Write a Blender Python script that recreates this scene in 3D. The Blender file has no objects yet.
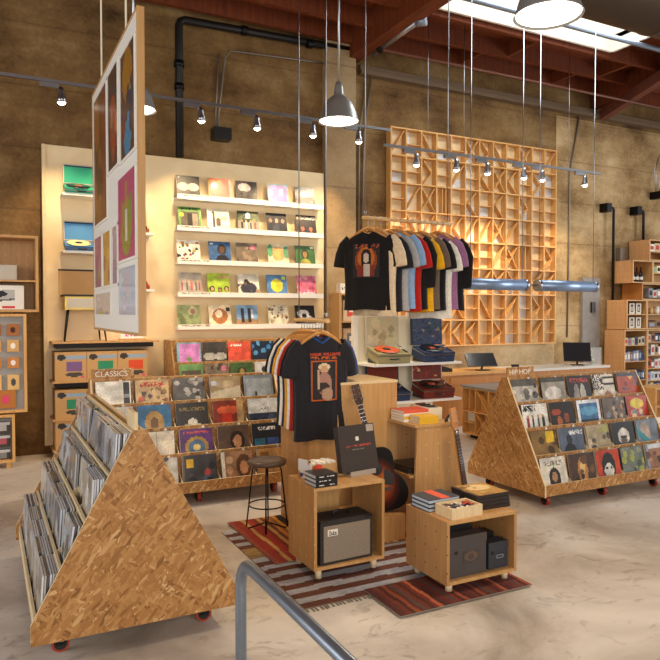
import bpy, bmesh, math, random
from mathutils import Matrix, Vector
R_ = math.radians
S = bpy.context.scene
COL = S.collection
# ---------------------------------------------------------------- camera
cd = bpy.data.cameras.new('camera'); cam = bpy.data.objects.new('camera', cd); COL.objects.link(cam)
cam.location = (0, 0, 1.76); cam.rotation_euler = (R_(90 - 1.53), 0, R_(-27.2))
cd.sensor_width = 36; cd.lens = 36 * 672 / 660; cd.clip_end = 100
S.camera = cam
# ---------------------------------------------------------------- world, lights, exposure
S.view_settings.view_transform = 'Standard'; S.view_settings.look = 'None'
S.view_settings.gamma = 1; S.view_settings.use_curve_mapping = False
S.view_settings.exposure = 0.0
w = bpy.data.worlds.new('world'); S.world = w; w.use_nodes = True
w.node_tree.nodes['Background'].inputs[0].default_value = (1.0, 0.93, 0.86, 1)
w.node_tree.nodes['Background'].inputs[1].default_value = 0.42

def light(name, kind, loc, energy, color=(1, .8, .55), target=None, **kw):
    d = bpy.data.lights.new(name, kind); d.energy = energy; d.color = color
    for k, v in kw.items(): setattr(d, k, v)
    o = bpy.data.objects.new(name, d); COL.objects.link(o); o.location = loc
    if target is not None:
        o.rotation_euler = (Vector(target) - Vector(loc)).to_track_quat('-Z', 'Y').to_euler()
    return o
# daylight assumed behind the camera, added side fills, and daylight from the skylight
light('assumed_front_daylight', 'AREA', (1.0, -4.5, 2.6), 370, (1, .94, .85), (3.0, 6, 1.0), shape='RECTANGLE', size=7, size_y=3.5)  # added lamp for an assumed, unseen glazed front; no windows are modelled
light('right_fill', 'AREA', (14.5, 2.5, 2.6), 380, (.95, .97, 1), (4.5, 5, .6), shape='RECTANGLE', size=5, size_y=3.5)  # added fill lamp on the right, with no window modelled there
light('left_fill', 'AREA', (-5.5, 4.0, 2.4), 210, (.95, .97, 1), (0.6, 4.6, .3), shape='RECTANGLE', size=4, size_y=3)  # added fill lamp, brightens the near rack's covers and the left floor
light('skylight_daylight', 'AREA', (7.1, 6.4, 5.8), 90, (.85, .93, 1), (7.1, 6.4, 0), shape='RECTANGLE', size=3.2, size_y=1.6)

# ---------------------------------------------------------------- colours and materials
def lin(h):
    if isinstance(h, str):
        h = h.lstrip('#'); c = [int(h[i:i + 2], 16) / 255 for i in (0, 2, 4)]
    else: c = h
    return tuple(x / 12.92 if x <= .04045 else ((x + .055) / 1.055) ** 2.4 for x in c)
def rgba(h): return (*lin(h), 1)
MATS = {}
def newmat(name, rough=.5, metal=0, spec=.5, coat=0):
    m = bpy.data.materials.new(name); m.use_nodes = True; MATS[name] = m
    b = m.node_tree.nodes['Principled BSDF']
    b.inputs['Roughness'].default_value = rough; b.inputs['Metallic'].default_value = metal
    b.inputs['Specular IOR Level'].default_value = spec; b.inputs['Coat Weight'].default_value = coat
    b.inputs['Coat Roughness'].default_value = .08
    return m, m.node_tree.nodes, m.node_tree.links, b
def plain(name, c, rough=.5, metal=0, spec=.5, coat=0, noise=0.0, nscale=8):
    m, N, L, b = newmat(name, rough, metal, spec, coat)
    b.inputs['Base Color'].default_value = rgba(c)
    if noise:
        t = N.new('ShaderNodeTexNoise'); t.inputs['Scale'].default_value = nscale; t.inputs['Detail'].default_value = 4
        uv = N.new('ShaderNodeTexCoord'); L.new(uv.outputs['UV'], t.inputs['Vector'])
        r = N.new('ShaderNodeValToRGB'); a = lin(c)
        r.color_ramp.elements[0].position = .3; r.color_ramp.elements[1].position = .7
        r.color_ramp.elements[0].color = (*[x * (1 - noise) for x in a], 1)
        r.color_ramp.elements[1].color = (*[min(1, x * (1 + noise)) for x in a], 1)
        L.new(t.outputs[0], r.inputs[0]); L.new(r.outputs[0], b.inputs['Base Color'])
    return m
def emit(name, c, st):
    m, N, L, b = newmat(name)
    b.inputs['Base Color'].default_value = rgba(c); b.inputs['Emission Color'].default_value = rgba(c)
    b.inputs['Emission Strength'].default_value = st
    return m
def nd(N, t, **kw):
    n = N.new(t)
    for k, v in kw.items(): setattr(n, k, v)
    return n
def mapping(N, L, src, scale, rot=0, loc=(0, 0, 0), tex=False):
    mp = N.new('ShaderNodeMapping'); mp.vector_type = 'TEXTURE' if tex else 'POINT'; mp.inputs['Scale'].default_value = scale
    mp.inputs['Rotation'].default_value = (0, 0, rot); mp.inputs['Location'].default_value = loc
    L.new(src, mp.inputs['Vector']); return mp.outputs[0]
def ramp(N, L, src, stops):
    r = N.new('ShaderNodeValToRGB'); e = r.color_ramp.elements
    while len(e) < len(stops): e.new(.5)
    for q, (p, c) in zip(e, stops): q.position = p; q.color = rgba(c)
    L.new(src, r.inputs[0]); return r.outputs[0]
def mixc(N, L, f, a, b_, mode='MIX'):
    m = nd(N, 'ShaderNodeMix', data_type='RGBA', blend_type=mode)
    if isinstance(f, float): m.inputs[0].default_value = f
    else: L.new(f, m.inputs[0])
    for i, s in ((6, a), (7, b_)):
        if isinstance(s, str): m.inputs[i].default_value = rgba(s)
        else: L.new(s, m.inputs[i])
    return m.outputs[2]
def math_(N, L, op, a, b_=None):
    m = nd(N, 'ShaderNodeMath', operation=op)
    for i, s in ((0, a), (1, b_)):
        if s is None: continue
        if isinstance(s, (int, float)): m.inputs[i].default_value = s
        else: L.new(s, m.inputs[i])
    return m.outputs[0]

def osb(name, tones, dens=1.0):
    m, N, L, b = newmat(name, .42, spec=.4)
    uv = N.new('ShaderNodeTexCoord').outputs['UV']; dens *= 1.3
    layers = []
    for i, rot in enumerate((.3, 1.35, 2.4, .85)):
        warp = nd(N, 'ShaderNodeTexNoise'); warp.inputs['Scale'].default_value = 9 * dens; L.new(uv, warp.inputs['Vector'])
        mv = nd(N, 'ShaderNodeVectorMath', operation='MULTIPLY_ADD'); L.new(warp.outputs[1], mv.inputs[0])
        mv.inputs[1].default_value = (.03, .03, 0); L.new(uv, mv.inputs[2])
        v = nd(N, 'ShaderNodeTexVoronoi'); v.inputs['Scale'].default_value = 1; v.inputs['Randomness'].default_value = 1
        L.new(mapping(N, L, mv.outputs[0], (1 / (14 * dens), 1 / (52 * dens), 1), rot, (i * 3.1, i * 1.7, 0), True), v.inputs['Vector'])
        s = N.new('ShaderNodeSeparateColor'); L.new(v.outputs['Color'], s.inputs[0]); layers.append((s.outputs[0], s.outputs[1]))
    val = layers[0][0]
    for i in (1, 2, 3):
        pick = math_(N, L, 'GREATER_THAN', layers[i][1], .55)
        mx = nd(N, 'ShaderNodeMix', data_type='FLOAT'); L.new(pick, mx.inputs[0]); L.new(val, mx.inputs[2]); L.new(layers[i][0], mx.inputs[3]); val = mx.outputs[0]
    c = ramp(N, L, val, tones)
    L.new(c, b.inputs['Base Color'])
    bp = nd(N, 'ShaderNodeBump'); bp.inputs['Strength'].default_value = .12; bp.inputs['Distance'].default_value = .003
    L.new(val, bp.inputs['Height']); L.new(bp.outputs[0], b.inputs['Normal'])
    return m
osb('osb', [(0, '85582b'), (.12, '9f6e3a'), (.5, 'ae7c45'), (.85, 'bb8c54'), (.96, 'cda36c'), (1, 'd8b280')])

def wood(name, a, b2, scale=(2, 26), holes=None, rough=.45, hole_col='3a2412'):
    m, N, L, b = newmat(name, rough, spec=.35)
    uv = N.new('ShaderNodeTexCoord').outputs['UV']
    n = nd(N, 'ShaderNodeTexNoise'); n.inputs['Scale'].default_value = 1; n.inputs['Detail'].default_value = 5; n.inputs['Distortion'].default_value = .6
    L.new(mapping(N, L, uv, (scale[1], scale[0], 1)), n.inputs['Vector'])
    c = ramp(N, L, n.outputs[0], [(.3, a), (.7, b2)])
    if holes:
        s = N.new('ShaderNodeSeparateXYZ'); L.new(uv, s.inputs[0])
        d = []
        for o, off in ((0, .5), (1, .35)):
            q = math_(N, L, 'FRACT', math_(N, L, 'ADD', math_(N, L, 'DIVIDE', s.outputs[o], holes), off))
            q = math_(N, L, 'SUBTRACT', q, .5); d.append(math_(N, L, 'MULTIPLY', q, q))
        dd = math_(N, L, 'SQRT', math_(N, L, 'ADD', d[0], d[1]))
        msk = math_(N, L, 'LESS_THAN', dd, .0055 / holes)
        c = mixc(N, L, msk, c, hole_col)
    L.new(c, b.inputs['Base Color']); return m
wood('plywood', 'bd8f58', 'cfa36b')
wood('plywood_peg', 'b08150', 'c0935f', holes=.115)
wood('plywood_peg_white', 'b5874f', 'c69a66', holes=.115, hole_col='dcc098')
wood('peg_fine', 'd39c66', 'e0ae7a', holes=.1, hole_col='8a5a30')
wood('orange_ply', 'b9783a', 'c98a48')
wood('edge', 'dcc194', 'e9d3a8', (10, 60))
wood('maple', 'e6cb9c', 'f0dbb2', (3, 2.2))
wood('pine', 'cf9854', 'dfb070')
wood('rod_wood', 'd6ab70', 'e2bc84')
wood('hanger_wood', 'b07a3c', 'c99250')
wood('timber', '5c280e', '783816', (1.5, 20), rough=.7)
wood('timber_dark', '54240f', '6b3016', (1.5, 20), rough=.8)
wood('fretboard', '3c2417', '52331f')
wood('crate_leg', 'dcc49c', 'e8d4b0')

# stained, board-formed concrete
def concrete(name, tones, bands=.5):
    m, N, L, b = newmat(name, .85, spec=.2)
    uv = N.new('ShaderNodeTexCoord').outputs['UV']
    n1 = nd(N, 'ShaderNodeTexNoise'); n1.inputs['Scale'].default_value = 1.1; n1.inputs['Detail'].default_value = 9; n1.inputs['Roughness'].default_value = .65; L.new(uv, n1.inputs['Vector'])
    n2 = nd(N, 'ShaderNodeTexNoise'); n2.inputs['Scale'].default_value = 1; n2.inputs['Detail'].default_value = 6; n2.inputs['Roughness'].default_value = .6
    L.new(mapping(N, L, uv, (.4, 2.2, 1)), n2.inputs['Vector'])
    n3 = nd(N, 'ShaderNodeTexNoise'); n3.inputs['Scale'].default_value = 22; n3.inputs['Detail'].default_value = 5; L.new(uv, n3.inputs['Vector'])
    v = math_(N, L, 'ADD', math_(N, L, 'MULTIPLY', n1.outputs[0], .6), math_(N, L, 'MULTIPLY', n2.outputs[0], .3))
    v = math_(N, L, 'ADD', v, math_(N, L, 'MULTIPLY', n3.outputs[0], .12))
    c = ramp(N, L, v, tones)
    if bands:                                                    # formwork board joints
        s = N.new('ShaderNodeSeparateXYZ'); L.new(uv, s.inputs[0])
        q = math_(N, L, 'FRACT', math_(N, L, 'DIVIDE', s.outputs[1], bands))
        c = mixc(N, L, math_(N, L, 'MULTIPLY', math_(N, L, 'LESS_THAN', q, .03), .3), c, '4a3825')
    L.new(c, b.inputs['Base Color'])
    bp = nd(N, 'ShaderNodeBump'); bp.inputs['Strength'].default_value = .3; bp.inputs['Distance'].default_value = .02
    L.new(v, bp.inputs['Height']); L.new(bp.outputs[0], b.inputs['Normal'])
    return m
concrete('wall_concrete', [(.38, '46331c'), (.46, '6b4f30'), (.55, '84673f'), (.66, 'a08560')], .75)
concrete('wall_plaster', [(.36, '94784f'), (.45, 'bd9f72'), (.55, 'd8c096'), (.68, 'e2d0ac')], 0)
concrete('wall_concrete_pale', [(.36, '6e5535'), (.46, '9a7d55'), (.55, 'bc9f74'), (.66, 'd4bd94')], .75)
concrete('pilaster', [(.34, '7d6140'), (.5, 'a08662'), (.7, 'b9a482')], .9)

def floor_mat():
    m, N, L, b = newmat('floor_concrete', .45, spec=.35)
    uv = N.new('ShaderNodeTexCoord').outputs['UV']
    n1 = nd(N, 'ShaderNodeTexNoise'); n1.inputs['Scale'].default_value = .9; n1.inputs['Detail'].default_value = 10; n1.inputs['Roughness'].default_value = .62; n1.inputs['Distortion'].default_value = .5; L.new(uv, n1.inputs['Vector'])
    c = ramp(N, L, n1.outputs[0], [(.36, 'a1968b'), (.47, 'bfb5a9'), (.56, 'd0c8bd'), (.68, 'e0d9cf')])
    n2 = nd(N, 'ShaderNodeTexNoise'); n2.inputs['Scale'].default_value = 3.4; n2.inputs['Detail'].default_value = 8; n2.inputs['Roughness'].default_value = .7; n2.inputs['Distortion'].default_value = 1.2
    L.new(mapping(N, L, uv, (1, 1.8, 1), .4), n2.inputs['Vector'])
    st = math_(N, L, 'MULTIPLY', ramp(N, L, n2.outputs[0], [(.56, '000000'), (.66, 'ffffff')]), .5)
    c = mixc(N, L, st, c, '6f6253')
    st2 = math_(N, L, 'MULTIPLY', ramp(N, L, n2.outputs[0], [(.28, 'ffffff'), (.34, '000000')]), .5)
    c = mixc(N, L, st2, c, 'd9cfbf')
    L.new(c, b.inputs['Base Color'])
    r = ramp(N, L, n1.outputs[0], [(.3, '8a8a8a'), (.7, 'b4b4b4')]); L.new(r, b.inputs['Roughness'])
    return m
floor_mat()

def printed(name, rough, coat):
    m, N, L, b = newmat(name, rough, spec=.45, coat=coat)
    a = N.new('ShaderNodeVertexColor'); a.layer_name = 'Col'; L.new(a.outputs[0], b.inputs['Base Color'])
    return m
printed('print', .38, .1); printed('print_matte', .8, 0); printed('woven', .95, 0)
printed('print_sleeved', .3, .5)
printed('fabric_print', .85, 0)
def cloth(name, c):
    m = plain(name, c, .9, spec=.15, noise=.12, nscale=30)
    m.node_tree.nodes['Principled BSDF'].inputs['Sheen Weight'].default_value = .15
for n, c in (('black_cloth', '1b1a1c'), ('charcoal_cloth', '232328'), ('beige_cloth', 'd8c4a6'), ('grey_cloth', 'a3a3a6'), ('sky_cloth', '86a8cf'),
             ('red_cloth', 'b3231b'), ('yellow_cloth', 'dfa81c'), ('taupe_cloth', '6a5a4c'), ('white_cloth', 'e4e0d8'), ('purple_cloth', '96688e'),
             ('navy_cloth', '1e2a4c'), ('blue_cloth', '24478a'), ('gold_cloth', 'd39a2a')): cloth(n, c)
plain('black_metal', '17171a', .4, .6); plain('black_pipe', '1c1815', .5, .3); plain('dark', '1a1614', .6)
plain('steel', 'a9adb3', .28, 1.0); plain('galvanised', 'a7a9ac', .38, .9, noise=.08); plain('conduit', '8f867a', .45, .6)
plain('rail_steel', '7f8792', .35, .6, noise=.1, nscale=14)
plain('lamp_shell', 'a3a5a4', .35, .45); plain('duct_metal', '50443a', .5, .55, noise=.06)
plain('white_paint', 'eeeae0', .5); plain('white_shelf', 'f1efe9', .4); plain('cream', 'e9ddc2', .55); plain('black_plastic', '1d1c1e', .35)
plain('ledger_brown', '6e5840', .7); plain('charcoal_box', '4a4340', .6, noise=.05); plain('navy_box', '33363f', .6); plain('tolex', '2e2a28', .75, noise=.2, nscale=60)
plain('grille', '8d8070', .85, noise=.12, nscale=90); plain('card_brown', 'c49a64', .7, noise=.04)
plain('paper', 'efe9dc', .7); plain('page_blue', 'c4d0e0', .7); plain('red_paint', 'c8371c', .5); plain('orange_band', 'e0583a', .5)
plain('wheel_red', 'a03218', .5); plain('grey_top', '8d8a86', .45, noise=.08); plain('white_top', 'd8d2c6', .4)
plain('seat_brown', '5a4a40', .35, noise=.15); plain('concrete_grey', '8e8a86', .8, noise=.1)
plain('grey_mesh', '9a9792', .6, noise=.1, nscale=80); plain('tag_tan', 'd9a868', .7); plain('tag_orange', 'c9833e', .7)
plain('green_case', '2f9d78', .5); plain('blue_case', '3f78ad', .5); plain('cream_vinyl', 'efe19a', .3); plain('orange_vinyl', 'd2562a', .3)
plain('black_vinyl', '17161a', .22); plain('olive_case', '9a9066', .6); plain('navy_case', '1f3358', .55); plain('maroon', '6e2212', .6)
plain('yellow_panel', 'e3cb74', .6); plain('brown_glass', '2a1510', .1); plain('yellow_book', 'e6b422', .5); plain('tube_alu', '8fa6c8', .35, .55)
plain('silver_box', 'b3aa9c', .45, .3); plain('copper_red', '6a3c2a', .5); plain('steel_beam', '6c3a2a', .7); plain('steel_blue', '8c98a8', .4, .6)
plain('white_panel', 'dfe3e6', .6); plain('screen', '24262b', .15)
plain('fringe', '7a7064', .9)
emit('lamp_glow', 'fff0d8', 9); emit('spot_glow', 'fff2dc', 14); emit('sky_panel', 'fbf8ee', 3.2)
m, N, L, b = newmat('clear_plastic', .08); b.inputs['Base Color'].default_value = (.9, .95, 1, 1); b.inputs['Alpha'].default_value = .22
m, N, L, b = newmat('sunburst', .5, spec=.12, coat=0)
uvn = N.new('ShaderNodeTexCoord'); g = nd(N, 'ShaderNodeVectorMath', operation='LENGTH')
L.new(mapping(N, L, uvn.outputs['Object'], (4.4, 0, 3.3), 0, (0, 0, -.72)), g.inputs[0])
L.new(ramp(N, L, g.outputs[1], [(.0, 'c8782c'), (.3, 'a04a18'), (.52, '4a180b'), (.68, '140a08')]), b.inputs['Base Color'])

# ---------------------------------------------------------------- mesh builder
class B:
    def __init__(s):
        s.bm = bmesh.new(); s.uv = s.bm.loops.layers.uv.new('UVMap'); s.col = None; s.done = set()
    def face(s, co, mi=0, smooth=False):
        f = s.bm.faces.new([s.bm.verts.new(c) for c in co]); f.material_index = mi; f.smooth = smooth; return f
    def hexa(s, p, mi=0, edge=None):       # p: 8 corners bottom 4 then top 4 ccw
        v = [s.bm.verts.new(c) for c in p]
        for i, q in enumerate(((3, 2, 1, 0), (4, 5, 6, 7), (0, 1, 5, 4), (1, 2, 6, 5), (2, 3, 7, 6), (3, 0, 4, 7))):
            f = s.bm.faces.new([v[k] for k in q]); f.material_index = mi if edge is None or i not in edge else 1
        return s
    def box(s, x0, x1, y0, y1, z0, z1, M=None, mi=0, edge=None):
        p = [(x0, y0, z0), (x1, y0, z0), (x1, y1, z0), (x0, y1, z0), (x0, y0, z1), (x1, y0, z1), (x1, y1, z1), (x0, y1, z1)]
        if M: p = [M @ Vector(q) for q in p]
        return s.hexa(p, mi, edge)
    def prism(s, poly, a0, a1, axis='x', M=None, mi=0, sidemi=None, smooth=False):
        def P(u, v, a):
            q = {'x': (a, u, v), 'y': (u, a, v), 'z': (u, v, a)}[axis]
            return M @ Vector(q) if M else Vector(q)
        A = [s.bm.verts.new(P(u, v, a0)) for u, v in poly]; C = [s.bm.verts.new(P(u, v, a1)) for u, v in poly]
        f = [s.bm.faces.new(A), s.bm.faces.new(C[::-1])]
        for q in f: q.material_index = mi
        n = len(poly)
        for i in range(n):
            q = s.bm.faces.new((A[i], C[i], C[(i + 1) % n], A[(i + 1) % n])); q.material_index = mi if sidemi is None else sidemi; q.smooth = smooth
        return s
    def tube(s, pts, r, seg=10, mi=0, closed=False):
        pts = [Vector(p) for p in pts]; n = len(pts); rings = []
        rr = r if isinstance(r, (list, tuple)) else [r] * n
        up = None
        for i, p in enumerate(pts):
            if closed: t = pts[(i + 1) % n] - pts[i - 1]
            else: t = pts[min(i + 1, n - 1)] - pts[max(i - 1, 0)]
            t.normalize()
            if up is None: up = Vector((0, 0, 1)) if abs(t.z) < .9 else Vector((1, 0, 0))
            a = t.cross(up).normalized(); b_ = a.cross(t).normalized(); up = b_
            rings.append([s.bm.verts.new(p + rr[i] * (math.cos(q) * a + math.sin(q) * b_)) for q in [2 * math.pi * k / seg for k in range(seg)]])
        m_ = n if closed else n - 1
        for i in range(m_):
            A, C = rings[i], rings[(i + 1) % n]
            for k in range(seg):
                f = s.bm.faces.new((A[k], A[(k + 1) % seg], C[(k + 1) % seg], C[k])); f.smooth = True; f.material_index = mi
        if not closed:
            for q in (rings[0][::-1], rings[-1]): s.bm.faces.new(q).material_index = mi
        return s
    def lathe(s, prof, c=(0, 0, 0), seg=24, mi=0, M=None):
        rings = []
        for r, z in prof:
            ring = []
            for k in range(seg):
                a = 2 * math.pi * k / seg; p = Vector((c[0] + r * math.cos(a), c[1] + r * math.sin(a), c[2] + z))
                ring.append(s.bm.verts.new(M @ p if M else p))
            rings.append(ring)
        for A, C in zip(rings, rings[1:]):
            for k in range(seg):
                f = s.bm.faces.new((A[k], A[(k + 1) % seg], C[(k + 1) % seg], C[k])); f.smooth = True; f.material_index = mi
        if prof[0][0] > 1e-4: s.bm.faces.new(rings[0][::-1]).material_index = mi
        if prof[-1][0] > 1e-4: s.bm.faces.new(rings[-1]).material_index = mi
        return s
    def raster(s, img, fn, mi=0):          # img: rows top to bottom of colours; fn(u,v)->point
        if s.col is None: s.col = s.bm.loops.layers.float_color.new('Col')
        h = len(img); wd = len(img[0])
        V = [[s.bm.verts.new(fn(i / wd, j / h)) for i in range(wd + 1)] for j in range(h + 1)]
        for j in range(h):
            for i in range(wd):
                f = s.bm.faces.new((V[j + 1][i], V[j + 1][i + 1], V[j][i + 1], V[j][i])); f.material_index = mi
                for l in f.loops: l[s.col] = (*img[j][i], 1)
        return s
    def paint(s, c):                        # colour every face not yet painted
        if s.col is None: s.col = s.bm.loops.layers.float_color.new('Col')
        c = (*lin(c), 1)
        for f in s.bm.faces:
            for l in f.loops:
                if l[s.col][3] == 0 or tuple(l[s.col]) == (1, 1, 1, 1): l[s.col] = c
        return s
    def mesh(s, name, mats):
        bm = s.bm; bm.normal_update()
        for f in bm.faces:
            n = f.normal; ax = max(range(3), key=lambda i: abs(n[i]))
            for l in f.loops:
                c = l.vert.co; l[s.uv].uv = {0: (c.y, c.z), 1: (c.x, c.z), 2: (c.x, c.y)}[ax]
        me = bpy.data.meshes.new(name); bm.to_mesh(me); bm.free()
        for q in (mats if isinstance(mats, (list, tuple)) else [mats]): me.materials.append(MATS[q])
        return me
def fixn(b): bmesh.ops.recalc_face_normals(b.bm, faces=b.bm.faces); return b
def tag(o, label=None, cat=None, group=None, kind=None):
    for k, v in (('label', label), ('category', cat), ('group', group), ('kind', kind)):
        if v: o[k] = v
    return o
def obj(name, b, mat, parent=None, loc=None, rot=None, label=None):
    me = b if isinstance(b, bpy.types.Mesh) else b.mesh(name, mat)
    o = bpy.data.objects.new(name, me); COL.objects.link(o)
    if parent: o.parent = parent
    if loc: o.location = loc
    if rot: o.rotation_euler = rot
    if label: o['label'] = label
    return o
def thing(name, label, cat, loc=(0, 0, 0), rz=0, group=None):
    o = bpy.data.objects.new(name, None); COL.objects.link(o); o.empty_display_size = .05
    o.location = loc; o.rotation_euler = (0, 0, rz); return tag(o, label, cat, group)
def dup(o, loc, rz=None, label=None, group=None):
    def cp(s, par):
        c = s.copy(); COL.objects.link(c)
        if par: c.parent = par
        for ch in s.children: cp(ch, c)
        return c
    c = cp(o, None); c.location = loc
    if rz is not None: c.rotation_euler = (0, 0, rz)
    return tag(c, label, None, group)
def struct(name, b, mat, loc=None): return tag(obj(name, b, mat, None, loc), kind='structure')
def text_mesh(txt, size, mat, ext=.002, align='LEFT'):
    cu = bpy.data.curves.new('t', 'FONT'); cu.body = txt; cu.size = size; cu.extrude = ext; cu.align_x = align
    t = bpy.data.objects.new('t', cu); COL.objects.link(t); bpy.context.view_layer.update()
    me = bpy.data.meshes.new_from_object(t.evaluated_get(bpy.context.evaluated_depsgraph_get()))
    bpy.data.objects.remove(t); bpy.data.curves.remove(cu); me.materials.clear(); me.materials.append(MATS[mat]); return me

# ---------------------------------------------------------------- printed pictures
def art(bg, shapes=(), n=20, h=None, seed=1):
    rnd = random.Random(seed); h = h or n
    img = [[lin(bg)] * n for _ in range(h)]
    def jit(c, a): return tuple(max(0, min(1, x * (1 + rnd.uniform(-a, a)))) for x in c)
    for s in shapes:
        k = s[0]
        if k == 'n':                                     # speckle
            img = [[jit(c, s[1]) for c in r] for r in img]; continue
        if k == 'b':                                     # blobs: count, colours, size, y range
            cols = s[2].split(); y0, y1 = (s[4], s[5]) if len(s) > 4 else (0, 1)
            for q in range(s[1]):
                cx, cy, r = rnd.random(), rnd.uniform(y0, y1), s[3] * rnd.uniform(.5, 1.2); c = lin(rnd.choice(cols))
                for j in range(h):
                    for i in range(n):
                        if ((i + .5) / n - cx) ** 2 + ((j + .5) / h - cy) ** 2 < r * r: img[j][i] = c
            continue
        for j in range(h):
            for i in range(n):
                u, v = (i + .5) / n, (j + .5) / h
                if k == 'e': hit = ((u - s[1]) / s[3]) ** 2 + ((v - s[2]) / s[4]) ** 2 < 1
                elif k == 'r': hit = s[1] <= u < s[3] and s[2] <= v < s[4]
                elif k == 't': hit = s[1] <= u < s[3] and s[2] <= v < s[4] and rnd.random() < .6     # lettering-like line
                elif k == 'd': hit = v > s[1] + (s[2] - s[1]) * u and v < s[3] + (s[4] - s[3]) * u   # sloping band
                if hit: img[j][i] = lin(s[5])
    return img
def photo(img, seed):                    # soft light and dark patches of a printed photograph
    rnd = random.Random(seed); g = [[rnd.uniform(.62, 1.28) for _ in range(7)] for _ in range(7)]; h, w_ = len(img), len(img[0]); out = []
    for j in range(h):
        row = []
        for i in range(w_):
            a, c = i / w_ * 6, j / h * 6; ia, ic = int(a), int(c); fa, fc = a - ia, c - ic
            k_ = (g[ic][ia] * (1 - fa) + g[ic][ia + 1] * fa) * (1 - fc) + (g[ic + 1][ia] * (1 - fa) + g[ic + 1][ia + 1] * fa) * fc
            k_ *= rnd.uniform(.86, 1.14); row.append(tuple(min(1, v * k_) for v in img[j][i]))
        out.append(row)
    return out
def person(x, y, s, hair, skin, top): return [('e', x, y, .17 * s, .2 * s, hair), ('e', x, y + .02 * s, .1 * s, .14 * s, skin), ('e', x, y + .48 * s, .26 * s, .28 * s, top)]
def figs(xs, y, hgt, cols):
    o = []
    for i, x in enumerate(xs):
        c = cols.split()[i % len(cols.split())]; o += [('r', x - .045, y, x + .045, y + hgt, c), ('e', x, y - .03, .04, .06, 'b08a68')]
    return o
LP = .31
def lp_mesh(img, mat='print', size=LP, back='b9b2a6', t=.006):
    b = B(); hh = size / 2; img = photo(img, int(sum(sum(c) for c in img[len(img) // 2]) * 1000))
    b.raster(img, lambda u, v: (-hh + size * u, -t / 2, size * (1 - v)))
    b.box(-hh, hh, -t / 2 + .0004, t / 2, 0, size); b.paint(back)
    return b.mesh('record', mat)
def lp(me, M, label, group, cat='record', name='record_sleeve'):
    o = bpy.data.objects.new(name, me); COL.objects.link(o); o.matrix_world = M
    return tag(o, label, cat, group)

# ================================================================ SETTING
struct('floor', B().box(-6, 18, -5, 9.1, -.1, 0), 'floor_concrete')
b = B(); b.box(-6, 18, 9.0, 9.2, 0, 6.6); struct('wall_back', b, 'wall_concrete')
struct('trim_1', B().box(4.5, 4.99, 8.86, 8.999, 0, 5.75), 'pilaster')
struct('trim_2', B().box(9.2, 18, 8.985, 8.999, 0, 5.3), 'wall_concrete_pale')
struct('trim_3', B().box(5.0, 9.199, 8.985, 8.999, 0, 1.6), 'wall_plaster')
struct('trim_4', B().box(9.85, 10.3, 8.93, 8.984, .85, 2.4), 'concrete_grey')
# roof deck with the skylight opening
SX0, SX1, SY0, SY1 = 5.3, 8.72, 5.3, 7.38
b = B(); b.box(-6, SX0, -5, 9.0, 5.98, 6.05); b.box(SX1, 18, -5, 9.0, 5.98, 6.05); b.box(SX0, SX1, -5, SY0, 5.98, 6.05); b.box(SX0, SX1, SY1, 9.0, 5.98, 6.05)
struct('ceiling', b, 'timber')
b = B(); b.box(SX0, SX1, SY0 - .04, SY0, 5.98, 6.3); b.box(SX0, SX1, SY1, SY1 + .04, 5.8, 6.3); b.box(SX0 - .04, SX0, SY0, SY1, 5.8, 6.3); b.box(SX1, SX1 + .04, SY0, SY1, 5.8, 6.3)
struct('trim_5', b, 'white_paint')
wroot = bpy.data.objects.new('window_1', None); COL.objects.link(wroot); wroot['kind'] = 'structure'
obj('skylight_pane', B().box(SX0, SX1, SY0, SY1, 6.28, 6.3), 'sky_panel', wroot)
b = B()
for y in (5.9, 6.75): b.box(SX0, SX1, y, y + .03, 6.2, 6.27)
obj('glazing_bar', b, 'steel', wroot)
# joists and girders
k = 0
for y in (8.82, 8.2, 7.5, 5.2, 4.6, 4.0, 3.4, 2.8):
    b = B()
    for x0, x1 in ((-6, 4.88), (5.12, 10.0), (10.3, 18)): b.box(x0, x1, y - .035, y + .035, 5.74, 5.98)
    o = obj('ceiling_joist', b, 'timber'); tag(o, 'red-brown roof joist running along the ' + ['back wall, nearest the wall', 'wall, second joist out from the wall', 'long edge of the skylight', 'near edge of the skylight', 'ceiling in front of the skylight', 'ceiling, second in front of the skylight', 'ceiling, third in front of the skylight', 'ceiling, farthest in front of the skylight'][k], 'joist', 'roof joists'); k += 1
for i, (x, t) in enumerate(((4.99, 'left of the skylight'), (10.15, 'right of the skylight'))):
    o = obj('roof_girder', B().box(x - .11, x + .11, -5, 8.99, 5.55, 5.98), 'timber'); tag(o, 'deep red-brown timber roof girder ' + t, 'beam', 'roof girders')
n = 0
for y0, y1 in ((8.235, 8.785), (7.535, 8.165)):
    for x in ((6.9, 8.9) if n == 0 else (7.35, 9.35)):
        o = obj('blocking_piece', B().box(x - .03, x + .03, y0, y1, 5.76, 5.98), 'timber')
        tag(o, 'short timber block between roof joists, ' + ['by the wall above the lattice', 'by the wall right of the lattice', 'just behind the skylight', 'beyond the right end of the skylight'][n], 'timber block'); n += 1
o = obj('steel_beam', B().box(-.07, .07, -2.6, 0, -.09, .09), 'steel_beam', None, (10.28, 8.9, 5.42), (R_(-7), 0, R_(-14))); tag(o, 'grey-red steel beam sloping up from the wall at the upper right', 'beam')
o = obj('wall_ledger', fixn(B().box(5.1, 14, 8.87, 8.99, 5.36, 5.42).box(5.1, 14, 8.91, 8.99, 5.42, 5.5)), 'ledger_brown'); tag(o, 'long ledger rail fixed along the top of the concrete wall', 'rail')
b = B(); b.tube([(5.0, 8.1, 5.42), (14, 8.1, 5.42)], .022)
o = obj('sprinkler_pipe', b, 'copper_red'); tag(o, 'thin rusty sprinkler pipe running beneath the joists', 'pipe')
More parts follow.
